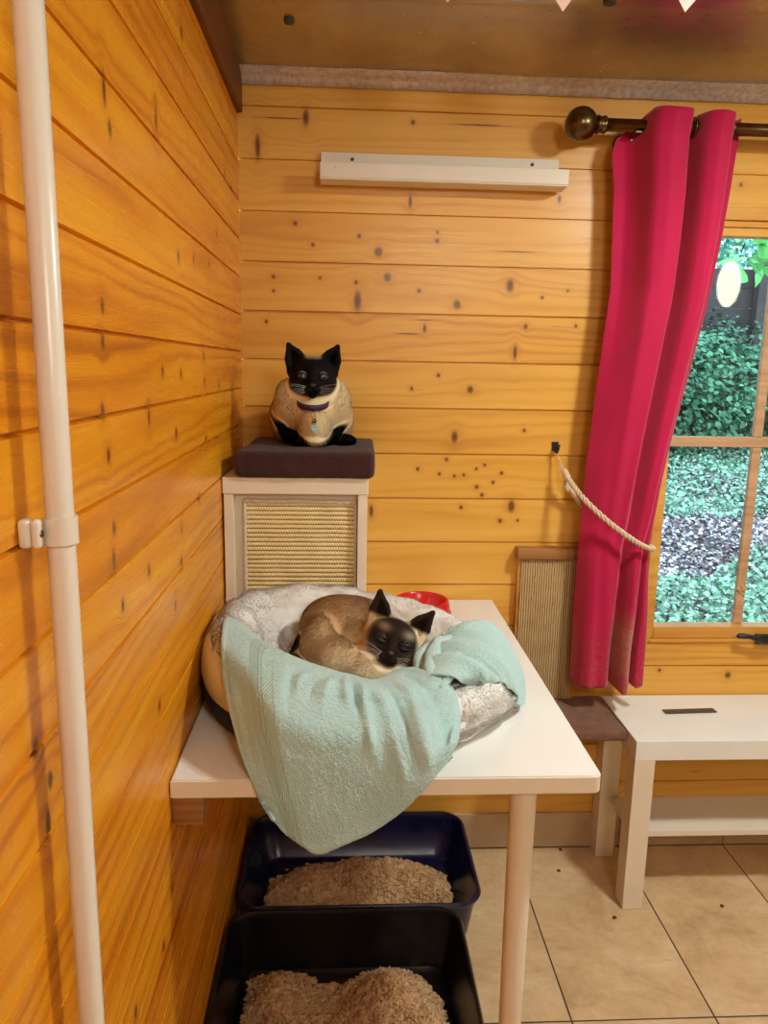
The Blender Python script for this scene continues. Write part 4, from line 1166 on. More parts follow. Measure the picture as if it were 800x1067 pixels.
# rolled fold between the two (bunched corner beside the cat)
def roll(pts, rads, n=120, m=40, seed=1):
    t = np.linspace(0, 1, n); C = catmull(pts, t); R_ = catmull(np.array(rads).reshape(-1, 1), t)[:, 0]
    d = np.gradient(C, axis=0); d /= np.linalg.norm(d, axis=1)[:, None]
    ref = np.array([0, 0, 1.]); x = ref - d * (d @ ref)[:, None]; x /= np.linalg.norm(x, axis=1)[:, None]; y = np.cross(d, x)
    a = np.linspace(0, 2 * PI, m, endpoint=False)
    V = C[:, None] + (x[:, None] * np.cos(a)[None, :, None] + y[:, None] * np.sin(a)[None, :, None]) * R_[:, None, None]
    V = V.reshape(-1, 3); w = Waves(seed, 20, 120, .7)
    c = np.repeat(C, m, axis=0); nn = V - c; nn /= np.linalg.norm(nn, axis=1)[:, None] + 1e-9
    V = V + nn * (.0012 * w(V) + .0002 * wt2(V) + .0002 * wt3(V))[:, None]
    i = np.arange(n - 1); j = np.arange(m); I, J = np.meshgrid(i, j, indexing='ij'); J2 = (J + 1) % m
    return V, np.stack([I * m + J, I * m + J2, (I + 1) * m + J2, (I + 1) * m + J], -1).reshape(-1, 4)
rolls = [
    roll([(.386, -.770, .818), (.392, -.725, .828), (.400, -.680, .832), (.412, -.640, .836), (.430, -.612, .834), (.452, -.598, .838)], [.004, .012, .013, .012, .010, .003], seed=3),
    roll([(.372, -.742, .806), (.376, -.700, .812), (.386, -.655, .820), (.398, -.620, .820), (.414, -.596, .820)], [.004, .010, .012, .011, .004], seed=4),
    roll([(.402, -.775, .815), (.414, -.752, .826), (.424, -.728, .832), (.436, -.700, .836), (.448, -.672, .838)], [.004, .010, .011, .010, .003], seed=6),
    roll([(.358, -.775, .815), (.366, -.745, .815), (.374, -.71, .812), (.384, -.668, .806), (.390, -.640, .800)], [.004, .010, .011, .010, .004], seed=7),
]
Vt = [PA.reshape(-1, 3), PB.reshape(-1, 3)]; Ft = [Fa, Fb + len(Vt[0])]; UVt = [UVA.reshape(-1, 2), UVB.reshape(-1, 2)]
nn = len(Vt[0]) + len(Vt[1])
for v, f in rolls:
    Vt.append(v); Ft.append(f + nn); nn += len(v); UVt.append(np.full((len(v), 2), .5))
# small corner trailing on the table
cx = patch([[(.548, -.655, .742), (.556, -.640, .748), (.562, -.62, .744)], [(.552, -.650, .726), (.566, -.630, .731), (.572, -.610, .728)], [(.562, -.640, .7208), (.578, -.616, .7235), (.584, -.596, .7212)]], 30, 30)
fx = grid_faces(30, 30); Vt.append(cx.reshape(-1, 3)); Ft.append(fx + nn); UVt.append(np.full((900, 2), .5)); nn += 900
from mathutils.kdtree import KDTree
sub_ = np.concatenate([v[::7] for v in Vt]); kd = KDTree(len(sub_))
for i_k, p_k in enumerate(sub_): kd.insert(Vector(p_k.tolist()), i_k)
kd.balance()
P, NP_, down, rr_, C = PILE
near = np.array([kd.find(Vector(p_k))[2] < .014 for p_k in BEDV.tolist()])
org_ = np.array(broot.location); BEDV[near] -= BEDN[near] * .008
BED.data.vertices.foreach_set('co', (BEDV - org_).astype(np.float32).ravel()); BED.data.update()
kp_ = np.array([kd.find(Vector(p_k))[2] < .014 for p_k in P.tolist()]); P = P.copy(); P[kp_] -= NP_[kp_] * .008
keep = np.array([kd.find(Vector(p_k))[2] > .0030 for p_k in P.tolist()])
P, NP_, down, rr_, C = P[keep], NP_[keep], down[keep], rr_[keep], C[keep]
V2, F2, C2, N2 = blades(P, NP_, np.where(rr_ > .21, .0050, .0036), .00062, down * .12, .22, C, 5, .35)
m_ = V2[:, 0] < .0015; V2[m_, 0] = .0015
blade_object('pile', V2, F2, C2, N2, M['pile_strand'], broot)['kind'] = 'stuff'
VT = np.concatenate(Vt); FT = np.concatenate(Ft)
me = mesh_np('towel', VT, FT); set_uv(me, np.concatenate(UVt))
o = link_mesh('towel', me, M['towel'], origin=(.27, -.80, TZ), smooth=True)
sm = o.modifiers.new('s', 'SOLIDIFY'); sm.thickness = .0035; sm.offset = -1
tag(o, 'pale aqua terry towel draped over the pet bed and hanging below the table edge', 'towel')

# ================================================================== CATS
def head_sdf(q, ear=1.0):
    d = sd_ell(q, (0, .010, .005), (.0475, .047, .0385))
    for s in (-1, 1):
        d = smin(d, sd_ell(q, (s * .0205, -.013, -.010), (.0240, .030, .0215)), .012)
    d = smin(d, sd_ell(q, (0, -.036, -.017), (.0185, .022, .016)), .014)
    d = smin(d, sd_cap(q, (0, -.030, .014), (0, -.0575, -.0105), .0105, .0058), .010)
    for s in (-1, 1):
        d = smin(d, sd_ell(q, (s * .0082, -.0515, -.0215), (.0098, .0088, .0078)), .004)
    d = smin(d, sd_ell(q, (0, -.044, -.0325), (.0085, .0085, .0065)), .006)
    # mouth and sockets
    d = smax(d, -sd_cap(q, (0, -.0625, -.0185), (0, -.060, -.0265), .0011, .0011), .002)
    for s in (-1, 1):
        d = smax(d, -sd_cap(q, (0, -.0605, -.0275), (s * .012, -.055, -.0305), .0012, .0010), .002)
        d = smax(d, -sd_ell(q, (s * .0205, -.0475, .0045), (.0105, .010, .0075)), .005)
    for s in (-1, 1):
        o_ = np.array((s * .0465, .002, .006)); b_ = np.array((s * .034, .026, .024)); i_ = np.array((s * .0115, .002, .034)); t_ = np.array((s * .0490, .004, .010 + .052 * ear))
        t_ = t_ if ear == 1 else t_
        m_ = np.array((s * .0535, .000, .034 * ear))
        e = smin(sd_tri(q, o_, b_, t_, .0034), sd_tri(q, i_, b_, t_, .0034), .004)
        e = smin(e, sd_tri(q, o_, m_, t_, .0034), .004)
        e = smin(e, sd_tri(q, i_, (i_ + t_) / 2 + np.array((-s * .0025, .001, .0035)), t_, .0030), .003)
        d = smin(d, e, .0055)
    return d

def make_cat(label, name, c, R, body, parts_col, lo, hi, h, origin, eye_mat_, collar, fur_n, seed, ear=1.0, lid=(.0045, .0042), hs=1.0, gravity=None):
    """body(X, d_head) -> sdf; parts_col(X, q) -> colours"""
    root = thing(name, label, 'cat', origin)
    fq = lambda X: ((X - c) @ R) / hs
    def f(X):
        return body(X, head_sdf(fq(X), ear) * hs)
    V, F = surface_nets(f, lo, hi, h)
    N = vnormals(V, F)
    Ccol = parts_col(V, fq(V), N)
    me = mesh_np('body', V, F); set_col(me, Ccol)
    link_mesh('body', me, M['fur'], root, smooth=True)
    # coat
    P, T3, W3 = surface_samples(V, F, fur_n, seed)
    NP_ = (N[T3] * W3[:, :, None]).sum(1); NP_ /= np.linalg.norm(NP_, axis=1)[:, None]
    q = fq(P)
    inhead = head_sdf(q, ear) < .003
    CP = parts_col(P, q, NP_)
    face = inhead & (q[:, 1] < .0)
    nose = inhead & (np.linalg.norm(q - np.array([0, -.062, -.012]), axis=1) < .0065)
    eyez = inhead & ((np.linalg.norm(q - np.array([.0205, -.042, .0045]), axis=1) < .0125) | (np.linalg.norm(q - np.array([-.0205, -.042, .0045]), axis=1) < .0125))
    # flow: away from the nose on the head, backwards and down on the body
    fl = np.zeros_like(P)
    hd = (q - np.array([0, -.07, -.01])); hd = hd @ R.T; fl[inhead] = hd[inhead] / (np.linalg.norm(hd[inhead], axis=1)[:, None] + 1e-9)
    g = np.array(gravity if gravity is not None else (0, .35, -1.))
    fl[~inhead] = g / np.linalg.norm(g)
    fl = fl - NP_ * (fl * NP_).sum(1, keepdims=True)
    L = np.where(inhead, .0026, .0042); L = np.where(face, .0018, L)
    ear_m = inhead & (q[:, 2] > .040); L = np.where(ear_m, .0018, L)
    keep = ~(nose | eyez)
    r = np.random.default_rng(seed).uniform(.93, 1.08, (len(P), 1))
    V2, F2, C2, N2 = blades(P[keep], NP_[keep], L[keep], .00045, fl[keep] * 3.6, .07, (CP * r)[keep], seed, .15)
    blade_object('fur', V2, F2, C2, N2, M['fur_strand'], root)
    # eyes
    for s in (-1, 1):
        e = bpy.data.meshes.new('eye'); bm = bmesh.new(); bmesh.ops.create_uvsphere(bm, u_segments=28, v_segments=20, radius=.0100 * hs)
        bm.to_mesh(e); bm.free(); e.materials.append(eye_mat_); e.polygons.foreach_set('use_smooth', [True] * len(e.polygons))
        o = bpy.data.objects.new('eye', e); COL.objects.link(o); o.parent = root
        pos = np.array(c) + R @ (np.array([s * .0200, -.0335, .0043]) * hs)
        o.location = Vector(pos) - Vector(origin)
        Rm = Matrix(R.tolist()) @ Matrix.Rotation(s * .18, 3, 'Z') @ Matrix.Rotation(.0, 3, 'X')
        o.rotation_euler = Rm.to_euler()
        # lids: upper and lower rims
        bm = bmesh.new()
        for up in (1, -1):
            pts = []
            for k in range(13):
                a = PI * k / 12
                lx = .0098 * math.cos(a); lz = up * (lid[0] if up > 0 else lid[1]) * math.sin(a)
                rr2 = .0106
                ly = -math.sqrt(max(rr2 ** 2 - lx ** 2 - lz ** 2, 1e-8))
                p = np.array([s * .0200 + lx, -.0335 + ly, .0043 + lz + .0012 * (lx * s / .0098)])
                pts.append(tuple(np.array(c) + R @ (p * hs)))
            tube(bm, pts, [.0010] + [.0024] * 11 + [.0010], 10)
        obj('eyelid', bm, M['lid'], root, smooth=True)
    bm = bmesh.new()
    q_ = bmesh.ops.create_uvsphere(bm, u_segments=20, v_segments=14, radius=1)
    for v in q_['verts']:
        w = v.co.copy(); taper_ = 1 + .35 * w.z
        p = np.array([w.x * .0058 * taper_, -.0605 + w.y * .0042, -.0120 + w.z * .0042]) * hs
        v.co = Vector(np.array(c) + R @ p)
    obj('nose', bm, M['nose'], root, smooth=True)
    rw = random.Random(seed)
    for s in (-1, 1):
        for k in range(6):
            bm = bmesh.new()
            p0 = np.array([s * .013, -.056, -.020 + .0022 * (k - 3)]); L_ = rw.uniform(.03, .05)
            dd = np.array([s * 1.0, -.15 + .1 * rw.random(), -.22 + .11 * k])
            pts = [tuple(np.array(c) + R @ ((p0 + dd * L_ * t_ + np.array([0, 0, -.006]) * t_ * t_) * hs)) for t_ in (0, .33, .66, 1)]
            tube(bm, pts, [.00024, .0002, .00014, .00008], 5)
            obj('whisker', bm, M['paper_white'], root, smooth=True)
    return root

def collar_on(root, cc, Rc, rx, ry, mat, bell_off, tag_off, tag_m, tag_shape='heart'):
    """ring in its own frame: Rc columns x,y,z; z = neck axis"""
    n = 72; bm = bmesh.new(); rings = []
    for k in range(n):
        a = 2 * PI * k / n; d = np.array([math.cos(a) * rx, math.sin(a) * ry, 0]); nrm = d / np.linalg.norm(d)
        pr = [(-.0008, -.0060), (.0010, -.0056), (.0013, 0), (.0010, .0056), (-.0008, .0060)]
        rings.append([bm.verts.new(Vector(np.array(cc) + Rc @ (d + nrm * o_ + np.array([0, 0, z_])))) for o_, z_ in pr])
    for k in range(n):
        a, b = rings[k], rings[(k + 1) % n]
        for j in range(5): bm.faces.new((a[j], b[j], b[(j + 1) % 5], a[(j + 1) % 5]))
    bmesh.ops.recalc_face_normals(bm, faces=bm.faces[:])
    co = obj('collar', bm, mat, root, smooth=True)
    front = np.array(cc) + Rc @ np.array([0, -ry - .002, -.004])
    b0 = front + np.array(bell_off)
    bm = bmesh.new(); tube(bm, [tuple(front + (b0 - front) * t_ + np.array([.0035 * math.sin(PI * t_) * s, 0, 0])) for s in (1,) for t_ in np.linspace(0, 1, 7)], .0007, 8)
    tube(bm, [tuple(front + (b0 - front) * t_ + np.array([-.0035 * math.sin(PI * t_), 0, 0])) for t_ in np.linspace(0, 1, 7)], .0007, 8)
    obj('ring', bm, M['bell'], co, smooth=True)
    bm = bmesh.new(); sphere(bm, b0, .0050, 1, 1, .95, 20, 14)
    tube(bm, [tuple(b0 + np.array([.0051 * math.cos(a), .0051 * math.sin(a), 0])) for a in np.linspace(0, 2 * PI, 20)], .0005, 6)
    obj('bell', bm, M['bell'], co, smooth=True)
    t0 = b0 + np.array(tag_off); bm = bmesh.new()
    if tag_shape == 'heart':
        pts = []
        for k in range(28):
            a = 2 * PI * k / 28; x = 16 * math.sin(a) ** 3; y = 13 * math.cos(a) - 5 * math.cos(2 * a) - 2 * math.cos(3 * a) - math.cos(4 * a)
            pts.append((x * .00052, y * .00054))
    else:
        pts = [(.0055 * math.cos(a) * 1.05, .0095 * math.sin(a)) for a in np.linspace(0, 2 * PI, 28, endpoint=False)]
    f_ = bm.faces.new([bm.verts.new((t0[0] + x, t0[1] - .0008, t0[2] + z)) for x, z in pts])
    e_ = bmesh.ops.extrude_face_region(bm, geom=[f_])
    for v in e_['geom']:
        if isinstance(v, bmesh.types.BMVert): v.co.y += .0016
    bmesh.ops.recalc_face_normals(bm, faces=bm.faces[:])
    obj('name_tag', bm, tag_m, co)

DARK, BLACK = np.array(rgb(36, 24, 20)), np.array(rgb(13, 10, 10))
ss = lambda x, a, b: np.clip((x - a) / (b - a), 0, 1) ** 2 * (3 - 2 * np.clip((x - a) / (b - a), 0, 1))

# ---- upper cat, facing the camera on the cushion
def upper_cat():
    O = np.array([.18, -.20, 1.1395]); c = np.array([.181, -.250, 1.284]); R = rotmat(rx=.04, rz=.05, ry=.02)
    a = lambda *p: O + np.array(p)
    legs = lambda X: np.minimum.reduce([
        sd_cap(X, a(-.086, -.010, .066), a(-.058, -.048, .026), .003, .010), sd_cap(X, a(-.052, -.050, .022), a(-.016, -.078, .012), .0135, .0125), sd_ell(X, a(.004, -.083, .012), (.024, .017, .013)),
        sd_cap(X, a(.074, -.010, .054), a(.052, -.048, .026), .003, .009), sd_cap(X, a(.050, -.048, .022), a(.022, -.074, .012), .0125, .012),
        sd_ell(X, a(.068, -.040, .012), (.026, .020, .0125)), sd_ell(X, a(-.020, -.078, .012), (.022, .015, .012))])
    def body(X, dh):
        d = sd_ell(X, a(.001, -.020, .076), (.058, .054, .066))
        d = smin(d, sd_ell(X, a(.007, -.068, .040), (.033, .034, .042)), .02)
        d = smin(d, sd_ell(X, a(-.006, .052, .070), (.082, .095, .069)), .03)
        for s in (-1, 1):
            d = smin(d, sd_ell(X, a(s * .060 - .004, .030, .052), (.034, .060, .051)), .022)
            d = smin(d, sd_ell(X, a(s * .052, -.016, .096), (.031, .034, .044)), .02)
        d = smin(d, legs(X), .007)
        d = smin(d, sd_cap(X, a(0, -.018, .115), c + np.array([0, .008, -.010]), .046, .038), .022)
        d = smin(d, dh, .010)
        d = smax(d, -(X[..., 2] - O[2] + .0), .003)
        return d
    w = Waves(91, 24, 60, .7)
    def col(X, q, N_):
        cream, tan, brown = np.array(rgb(240, 216, 172)), np.array(rgb(196, 150, 92)), np.array(rgb(128, 88, 52))
        n = .5 + .12 * w(X)
        back = ss(X[:, 1], -.21, -.10) + .0 * n
        side = ss(np.abs(X[:, 0] - O[0]), .050, .10) * .40
        k = np.clip(back * .8 + side + .25 * (n - .5), 0, 1)[:, None]
        C = cream * (1 - k) + tan * k
        k2 = (ss(X[:, 1], -.13, -.02) * ss(X[:, 2], 1.19, 1.26))[:, None] * .6
        C = C * (1 - k2) + brown * k2
        dl = legs(X); V_ = ss(np.abs(X[:, 0] - O[0] - .008) * 1.15 + .0 , .0, .05); kl = (1 - ss(dl, .000, .005))[:, None] * (1 - ss(X[:, 2], 1.200, 1.215))[:, None]
        ch = (1 - ss(sd_ell(X, a(.007, -.070, .040), (.029, .040, .044)), -.001, .003))[:, None]; kl = kl * (1 - ch)
        C = C * (1 - kl) + BLACK * kl
        dh = head_sdf(q)
        rr2 = np.sqrt((q[:, 0] / .049) ** 2 + ((q[:, 2] + .002) / .050) ** 2)
        inh = 1 - ss(dh, .001, .008)
        kh = inh * (1 - ss(q[:, 1], .012, .034)) * (1 - ss(-q[:, 2] + q[:, 1] * .55, .022, .040))
        crown = ss(q[:, 2], .034, .044) * (1 - ss(np.abs(q[:, 0]), .010, .020)) * .5
        ears = inh * ss(q[:, 2], .034, .044) * ss(np.abs(q[:, 0]), .012, .02)
        kh = np.maximum(kh * (1 - crown), ears)[:, None]
        C = C * (1 - kh) + BLACK * kh
        return C
    root = make_cat('cream cat with black face sitting on the brown cushion, looking out', 'siamese_cat', c, R, body, col, (.06, -.335, 1.135), (.305, -.02, 1.385), .0026, tuple(O), M['eye_blue'], None, 220000, 11, hs=1.05)
    collar_on(root, (.182, -.256, 1.2315), rotmat(rx=.22, rz=.03), .0330, .0420, M['collar'], (.004, -.008, -.022), (-.0005, -.001, -.0150), M['teal_tag'])
upper_cat()

# ---- lower cat, curled in the bed, head tilted
def lower_cat():
    O = np.array([.27, -.53, .768]); c = np.array([.334, -.600, .8265]); R = rotmat(rx=-.24, ry=.0, rz=-.09)
    R = np.array(Matrix.Rotation(.37, 3, 'Y')) @ R
    def body(X, dh):
        d = sd_ell(X, (.262, -.500, .826), (.080, .060, .054), rotmat(ry=.05))
        d = smin(d, sd_ell(X, (.225, -.498, .822), (.058, .055, .052)), .02)
        d = smin(d, sd_ell(X, (.203, -.560, .808), (.033, .040, .052), rotmat(ry=.10)), .018)       # near haunch
        d = smin(d, sd_ell(X, (.312, -.520, .808), (.046, .050, .048)), .02)        # shoulder
        d = smin(d, sd_ell(X, (.325, -.585, .782), (.040, .042, .034)), .02)        # chest
        d = smin(d, sd_ell(X, (.305, -.620, .785), (.062, .052, .042)), .025); d = smin(d, sd_ell(X, (.235, -.598, .790), (.045, .045, .042)), .02)       # folded foreleg/belly
        d = smin(d, sd_cap(X, (.352, -.560, .800), (.385, -.600, .786), .020, .016), .012)  # far upper arm
        d = smin(d, sd_cap(X, (.385, -.600, .785), (.384, -.645, .775), .016, .012), .010)
        d = smin(d, sd_cap(X, (.318, -.540, .815), c + np.array([-.002, .012, -.008]), .042, .036), .022)
        d = smin(d, sd_cap(X, (.175, -.500, .800), (.163, -.560, .782), .013, .011), .01)    # tail round the rump
        d = smin(d, sd_cap(X, (.163, -.560, .782), (.185, -.610, .776), .011, .009), .008)
        d = smin(d, dh, .008)
        return d
    w = Waves(95, 24, 50, .7)
    def col(X, q, N_):
        cream, tan, brown = np.array(rgb(236, 216, 180)), np.array(rgb(204, 168, 124)), np.array(rgb(170, 128, 86))
        n = .5 + .14 * w(X)
        k = np.clip(ss(X[:, 2] - (X[:, 0] - .2) * .18 , .775, .835) * .9 + .25 * (n - .5), 0, 1) * (1 - ss(X[:, 0], .300, .345)) 
        k = np.clip(k + .35 * (1 - ss(X[:, 0], .2, .28)), 0, 1)[:, None]
        C = cream * (1 - k) + tan * k
        k2 = (ss(X[:, 2], .835, .872) * (1 - ss(X[:, 0], .30, .335)) * .8)[:, None]
        C = C * (1 - k2) + brown * k2
        tl = np.minimum(sd_cap(X, (.175, -.500, .800), (.163, -.560, .782), .013, .011), sd_cap(X, (.163, -.560, .782), (.185, -.610, .776), .011, .009))
        kt = (1 - ss(tl, .001, .004))[:, None]; C = C * (1 - kt) + DARK * kt
        dh = head_sdf(q, 1.22); inh = 1 - ss(dh, .001, .007)
        r2 = np.sqrt((q[:, 0] / .044) ** 2 + ((q[:, 2] - .002) / .044) ** 2)
        kh = inh * (1 - ss(q[:, 1], -.008, .018)) * (1 - ss(r2 + .16 * (n - .5), .86, 1.22))
        brow = sum(np.exp(-(((q[:, 0] - s * .0245) / .0110) ** 2 + ((q[:, 2] - .0235) / .0062) ** 2)) for s in (-1, 1)) * .28
        cheek = sum(np.exp(-(((q[:, 0] - s * .036) / .010) ** 2 + ((q[:, 2] + .018) / .012) ** 2)) for s in (-1, 1)) * .15
        kh = kh * (1 - np.clip(brow + cheek, 0, 1))
        ears = inh * ss(q[:, 2] - .25 * (np.abs(q[:, 0]) < .0) , .031, .040) * ss(np.abs(q[:, 0]), .013, .020)
        kh = np.maximum(kh, ears)[:, None]
        DK = np.array(rgb(36, 23, 18))
        return C * (1 - kh) + DK * kh
    root = make_cat('tan cat with dark brown mask curled up in the fleece bed, head tilted', 'siamese_cat', c, R, body, col, (.14, -.69, .752), (.43, -.40, .945), .0026, tuple(O), M['eye_dark'], None, 220000, 17, lid=(.0036, .0040), ear=1.22, hs=1.04, gravity=(-.6, .1, -.7))
    Rc = np.array(Matrix.Rotation(.20, 3, 'Y')) @ rotmat(rx=.75)
    collar_on(root, (.337, -.598, .780), Rc, .038, .043, M['collar_plum'], (.012, -.006, -.010), (-.004, -.001, -.015), M['grey_tagm'], 'oval')
lower_cat()

# ================================================================== CEILING BITS
for x, y, w_, lab in ((.136, -.252, .0105, 'round grey fixing washer on the foil ceiling near the corner beam'), (.720, -.385, .012, 'round grey fixing washer on the foil ceiling above the wall ledge')):
    bm = bmesh.new(); zc = CZ + .006
    lathe(bm, [(0, -.004), (w_ * .5, -.0042), (w_ * .92, -.003), (w_, -.0008), (w_, .004), (0, .004)], (x, y, zc), 'z', 32)
    tag(obj('fixing_washer', bm, M['washer'], origin=(x, y, zc), smooth=False), lab, 'washer')
root = thing('bunting', 'white and pink triangular paper bunting strung below the ceiling', 'bunting', (.65, -.62, 1.98))
def P3(x, t): return Vector((x, -.62, 1.9905 + .0 * t))
bm = bmesh.new(); tube(bm, [(.05 + .22 * i, -.62, 1.9625 - .003 * math.sin(i * 2.1) ** 2) for i in range(9)], .0012, 8); obj('string', bm, M['paper_white'], root, smooth=True)
for k, (xt, yt, zt, m_) in enumerate(((.401, -.6, 1.857, 'paper_white'), (.580, -.6, 1.851, 'paper_pink'), (.772, -.6, 1.858, 'paper_white'))):
    bm = bmesh.new(); n = 8
    w0 = .078; top = 1.960
    rows = []
    for i in range(n + 1):
        t_ = i / n; hw = w0 * (1 - t_) + .0004
        z_ = top + (zt - top) * t_
        cxx = xt + (.012 * math.sin(t_ * 2.2) - .012 * math.sin(2.2) if k == 2 else 0)
        y_ = -.612 + (yt + .612) * t_ + .006 * math.sin(t_ * 3)
        rows.append([bm.verts.new((cxx - hw, y_, z_)), bm.verts.new((cxx + hw, y_ - .0, z_))])
    for a, b in zip(rows, rows[1:]): bm.faces.new((a[0], a[1], b[1], b[0]))
    o = obj('pennant', bm, M[m_], root)
    sm = o.modifiers.new('s', 'SOLIDIFY'); sm.thickness = .0008

# ================================================================== GARDEN BEYOND THE WINDOW
def leaf_material(name, c1, c2, rough=.5):
    t = NT(name); a = t.n('ShaderNodeAttribute', attribute_name='Col')
    p = t.bsdf(a.outputs['Color'], rough, 0, None, .35)
    return p
M['leaf'] = leaf_material('leaf', None, None)
M['bark'] = mottled('bark', rgb(92, 84, 78), rgb(58, 52, 50), 30, .9, .6, 60)
M['fence_wood'] = mottled('dark_fence_board', rgb(70, 62, 62), rgb(44, 40, 42), 8, .85, .4, 50)
M['soil'] = mottled('leafy_soil', rgb(120, 112, 112), rgb(70, 64, 66), 18, .95, .8, 60, dist=.02)

def ground_z(x, y): return -.02 + .135 * y + .0 * x + .05 * np.sin(x * 1.3 + y)
def leaves_mesh(name, P, Nn, S, C, seed, parent=None, mat=None):
    """bent lobed leaves: 8-vertex blades"""
    r = np.random.default_rng(seed); n = len(P)
    d = r.normal(size=(n, 3)); d -= Nn * (d * Nn).sum(1, keepdims=True); d /= np.linalg.norm(d, axis=1)[:, None]
    s = np.cross(Nn, d)
    S = np.asarray(S).reshape(-1, 1)
    prof = [(-.5, 0, 0), (-.28, .30, .05), (.05, .40, .07), (.34, .22, .02), (.55, 0, -.10), (.34, -.22, .02), (.05, -.40, .07), (-.28, -.30, .05)]
    V = np.stack([P + S * (d * a + s * b + Nn * c_) for a, b, c_ in prof] + [P + S * (-.02) * Nn], 1).reshape(-1, 3)
    b = np.arange(n)[:, None] * 9
    F = np.concatenate([b + np.array([[k, (k + 1) % 8, 8]]) for k in range(8)])
    me = mesh_np(name, V, F); set_col(me, np.repeat(C, 9, axis=0))
    return me
# ground
nx = 90
X = np.linspace(-1.5, 9, nx); Y = np.linspace(.12, 9, nx)
G = np.stack(np.meshgrid(X, Y, indexing='ij'), -1).reshape(-1, 2)
wg = Waves(101, 20, 5, .7)
z = ground_z(G[:, 0], G[:, 1]) + .02 * wg(np.c_[G, np.zeros(len(G))])
gm = struct(link_mesh('ground', mesh_np('ground', np.c_[G, z], grid_faces(nx, nx)), M['soil'], smooth=True))
r = np.random.default_rng(5)
n = 70000
yy = .3 + 5.2 * r.uniform(0, 1, n) ** 1.25; xx = (1.0 + .40 * yy) + r.uniform(-.75, 1.35, n) * (.5 + .30 * yy)
P = np.c_[xx, yy, np.zeros(n)]; P[:, 2] = ground_z(xx, yy) + .02 * wg(P) + r.uniform(.002, .03, n)
Nn = r.normal(size=(n, 3)) * .45 + np.array([0, -.1, 1]); Nn /= np.linalg.norm(Nn, axis=1)[:, None]
pal = np.array([rgb(186, 180, 192), rgb(142, 130, 146), rgb(104, 88, 100), rgb(224, 224, 234), rgb(130, 106, 104)])
ci = r.integers(0, 5, n); C = pal[ci] * r.uniform(.7, 1.2, (n, 1))
me = leaves_mesh('dead', P, Nn, r.uniform(.014, .034, n), C, 6)
tag(link_mesh('fallen_leaves', me, M['leaf'], origin=(2, 2, 0)), 'carpet of pale fallen leaves on the ground outside the window', 'fallen leaves', kind='stuff')
n = 42000
yy = .3 + 5.2 * r.uniform(0, 1, n) ** 1.2; xx = (1.0 + .40 * yy) + r.uniform(-.75, 1.35, n) * (.5 + .30 * yy)
wc = Waves(103, 16, 3.2, .7)
Pc = np.c_[xx, yy, np.zeros(n)]
k = (wc(Pc) + np.where(yy < 1.9, .55, -.5) + np.where(yy > 3.6, 1.2, 0)) > .35
Pc = Pc[k]; n = len(Pc)
Pc[:, 2] = ground_z(Pc[:, 0], Pc[:, 1]) + .02 * wg(Pc * [1, 1, 0]) + r.uniform(.02, .09, n)
Nn = r.normal(size=(n, 3)) * .5 + np.array([0, -.3, 1]); Nn /= np.linalg.norm(Nn, axis=1)[:, None]
C = np.array([rgb(74, 138, 110)]) * (1 - r.uniform(0, 1, (n, 1))) + np.array([rgb(176, 212, 188)]) * r.uniform(0, .75, (n, 1))
me = leaves_mesh('ivy', Pc, Nn, r.uniform(.016, .036, n), C, 8)
tag(link_mesh('ground_ivy', me, M['leaf'], origin=(2, 2, 0)), 'bright green ivy creeping over the fallen leaves outside', 'ivy', kind='stuff')

def shrub(label, c, rad, n, s0, s1, ca, cb, seed, name='shrub', stems=7):
    root = thing(name, label, 'shrub' if name == 'shrub' else 'tree', (c[0], c[1], float(ground_z(c[0], c[1]))))
    r = np.random.default_rng(seed)
    d = r.normal(size=(n, 3)); d /= np.linalg.norm(d, axis=1)[:, None]
    wv = Waves(seed, 20, 5.5, .7)
    R_ = np.clip(r.uniform(0, 1, n) ** .35, 0, 1) * (1 + .20 * wv(d * 1.2))
    P = np.array(c) + d * R_[:, None] * np.array(rad)
    kk = P[:, 2] > ground_z(P[:, 0], P[:, 1]) + .02; P, d = P[kk], d[kk]; n = len(P)
    Nn = d * .5 + r.normal(size=(n, 3)) * .4 + np.array([0, -.2, .7]); Nn /= np.linalg.norm(Nn, axis=1)[:, None]
    mixv = r.uniform(0, 1, (n, 1)); C = np.array(ca) * (1 - mixv) + np.array(cb) * mixv
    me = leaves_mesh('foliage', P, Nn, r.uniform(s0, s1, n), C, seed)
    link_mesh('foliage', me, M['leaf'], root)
    bm = bmesh.new(); rw = random.Random(seed); g = float(ground_z(c[0], c[1]))
    for k in range(stems):
        tx, ty = c[0] + rw.uniform(-.8, .8) * rad[0], c[1] + rw.uniform(-.7, .7) * rad[1]
        tube(bm, [(c[0] + rw.uniform(-.1, .1), c[1], g - .05), ((c[0] + tx) / 2, (c[1] + ty) / 2, (g + c[2]) / 2), (tx, ty, c[2] + rad[2] * rw.uniform(.2, .8))], [.02, .014, .005], 8)
    obj('stems', bm, M['bark'], root, smooth=True)
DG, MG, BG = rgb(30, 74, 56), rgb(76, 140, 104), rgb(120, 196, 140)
shrub('dark green shrub at the foot of the bank, straight beyond the lower window pane', (2.55, 4.35, .95), (.95, .55, .60), 9000, .03, .065, DG, MG, 201)
shrub('taller dark shrub beside the garden fence, partly behind the curtain edge', (2.85, 5.2, 1.45), (.75, .5, .95), 7000, .03, .065, DG, MG, 202)
shrub('leafy shrub low against the fence on the window bar side', (3.95, 4.7, 1.05), (.75, .5, .60), 6500, .03, .065, DG, MG, 203)
shrub('spreading undergrowth in front of the dark fence boards', (3.4, 5.25, 1.15), (1.2, .4, .95), 8000, .03, .065, DG, rgb(60, 116, 92), 204)
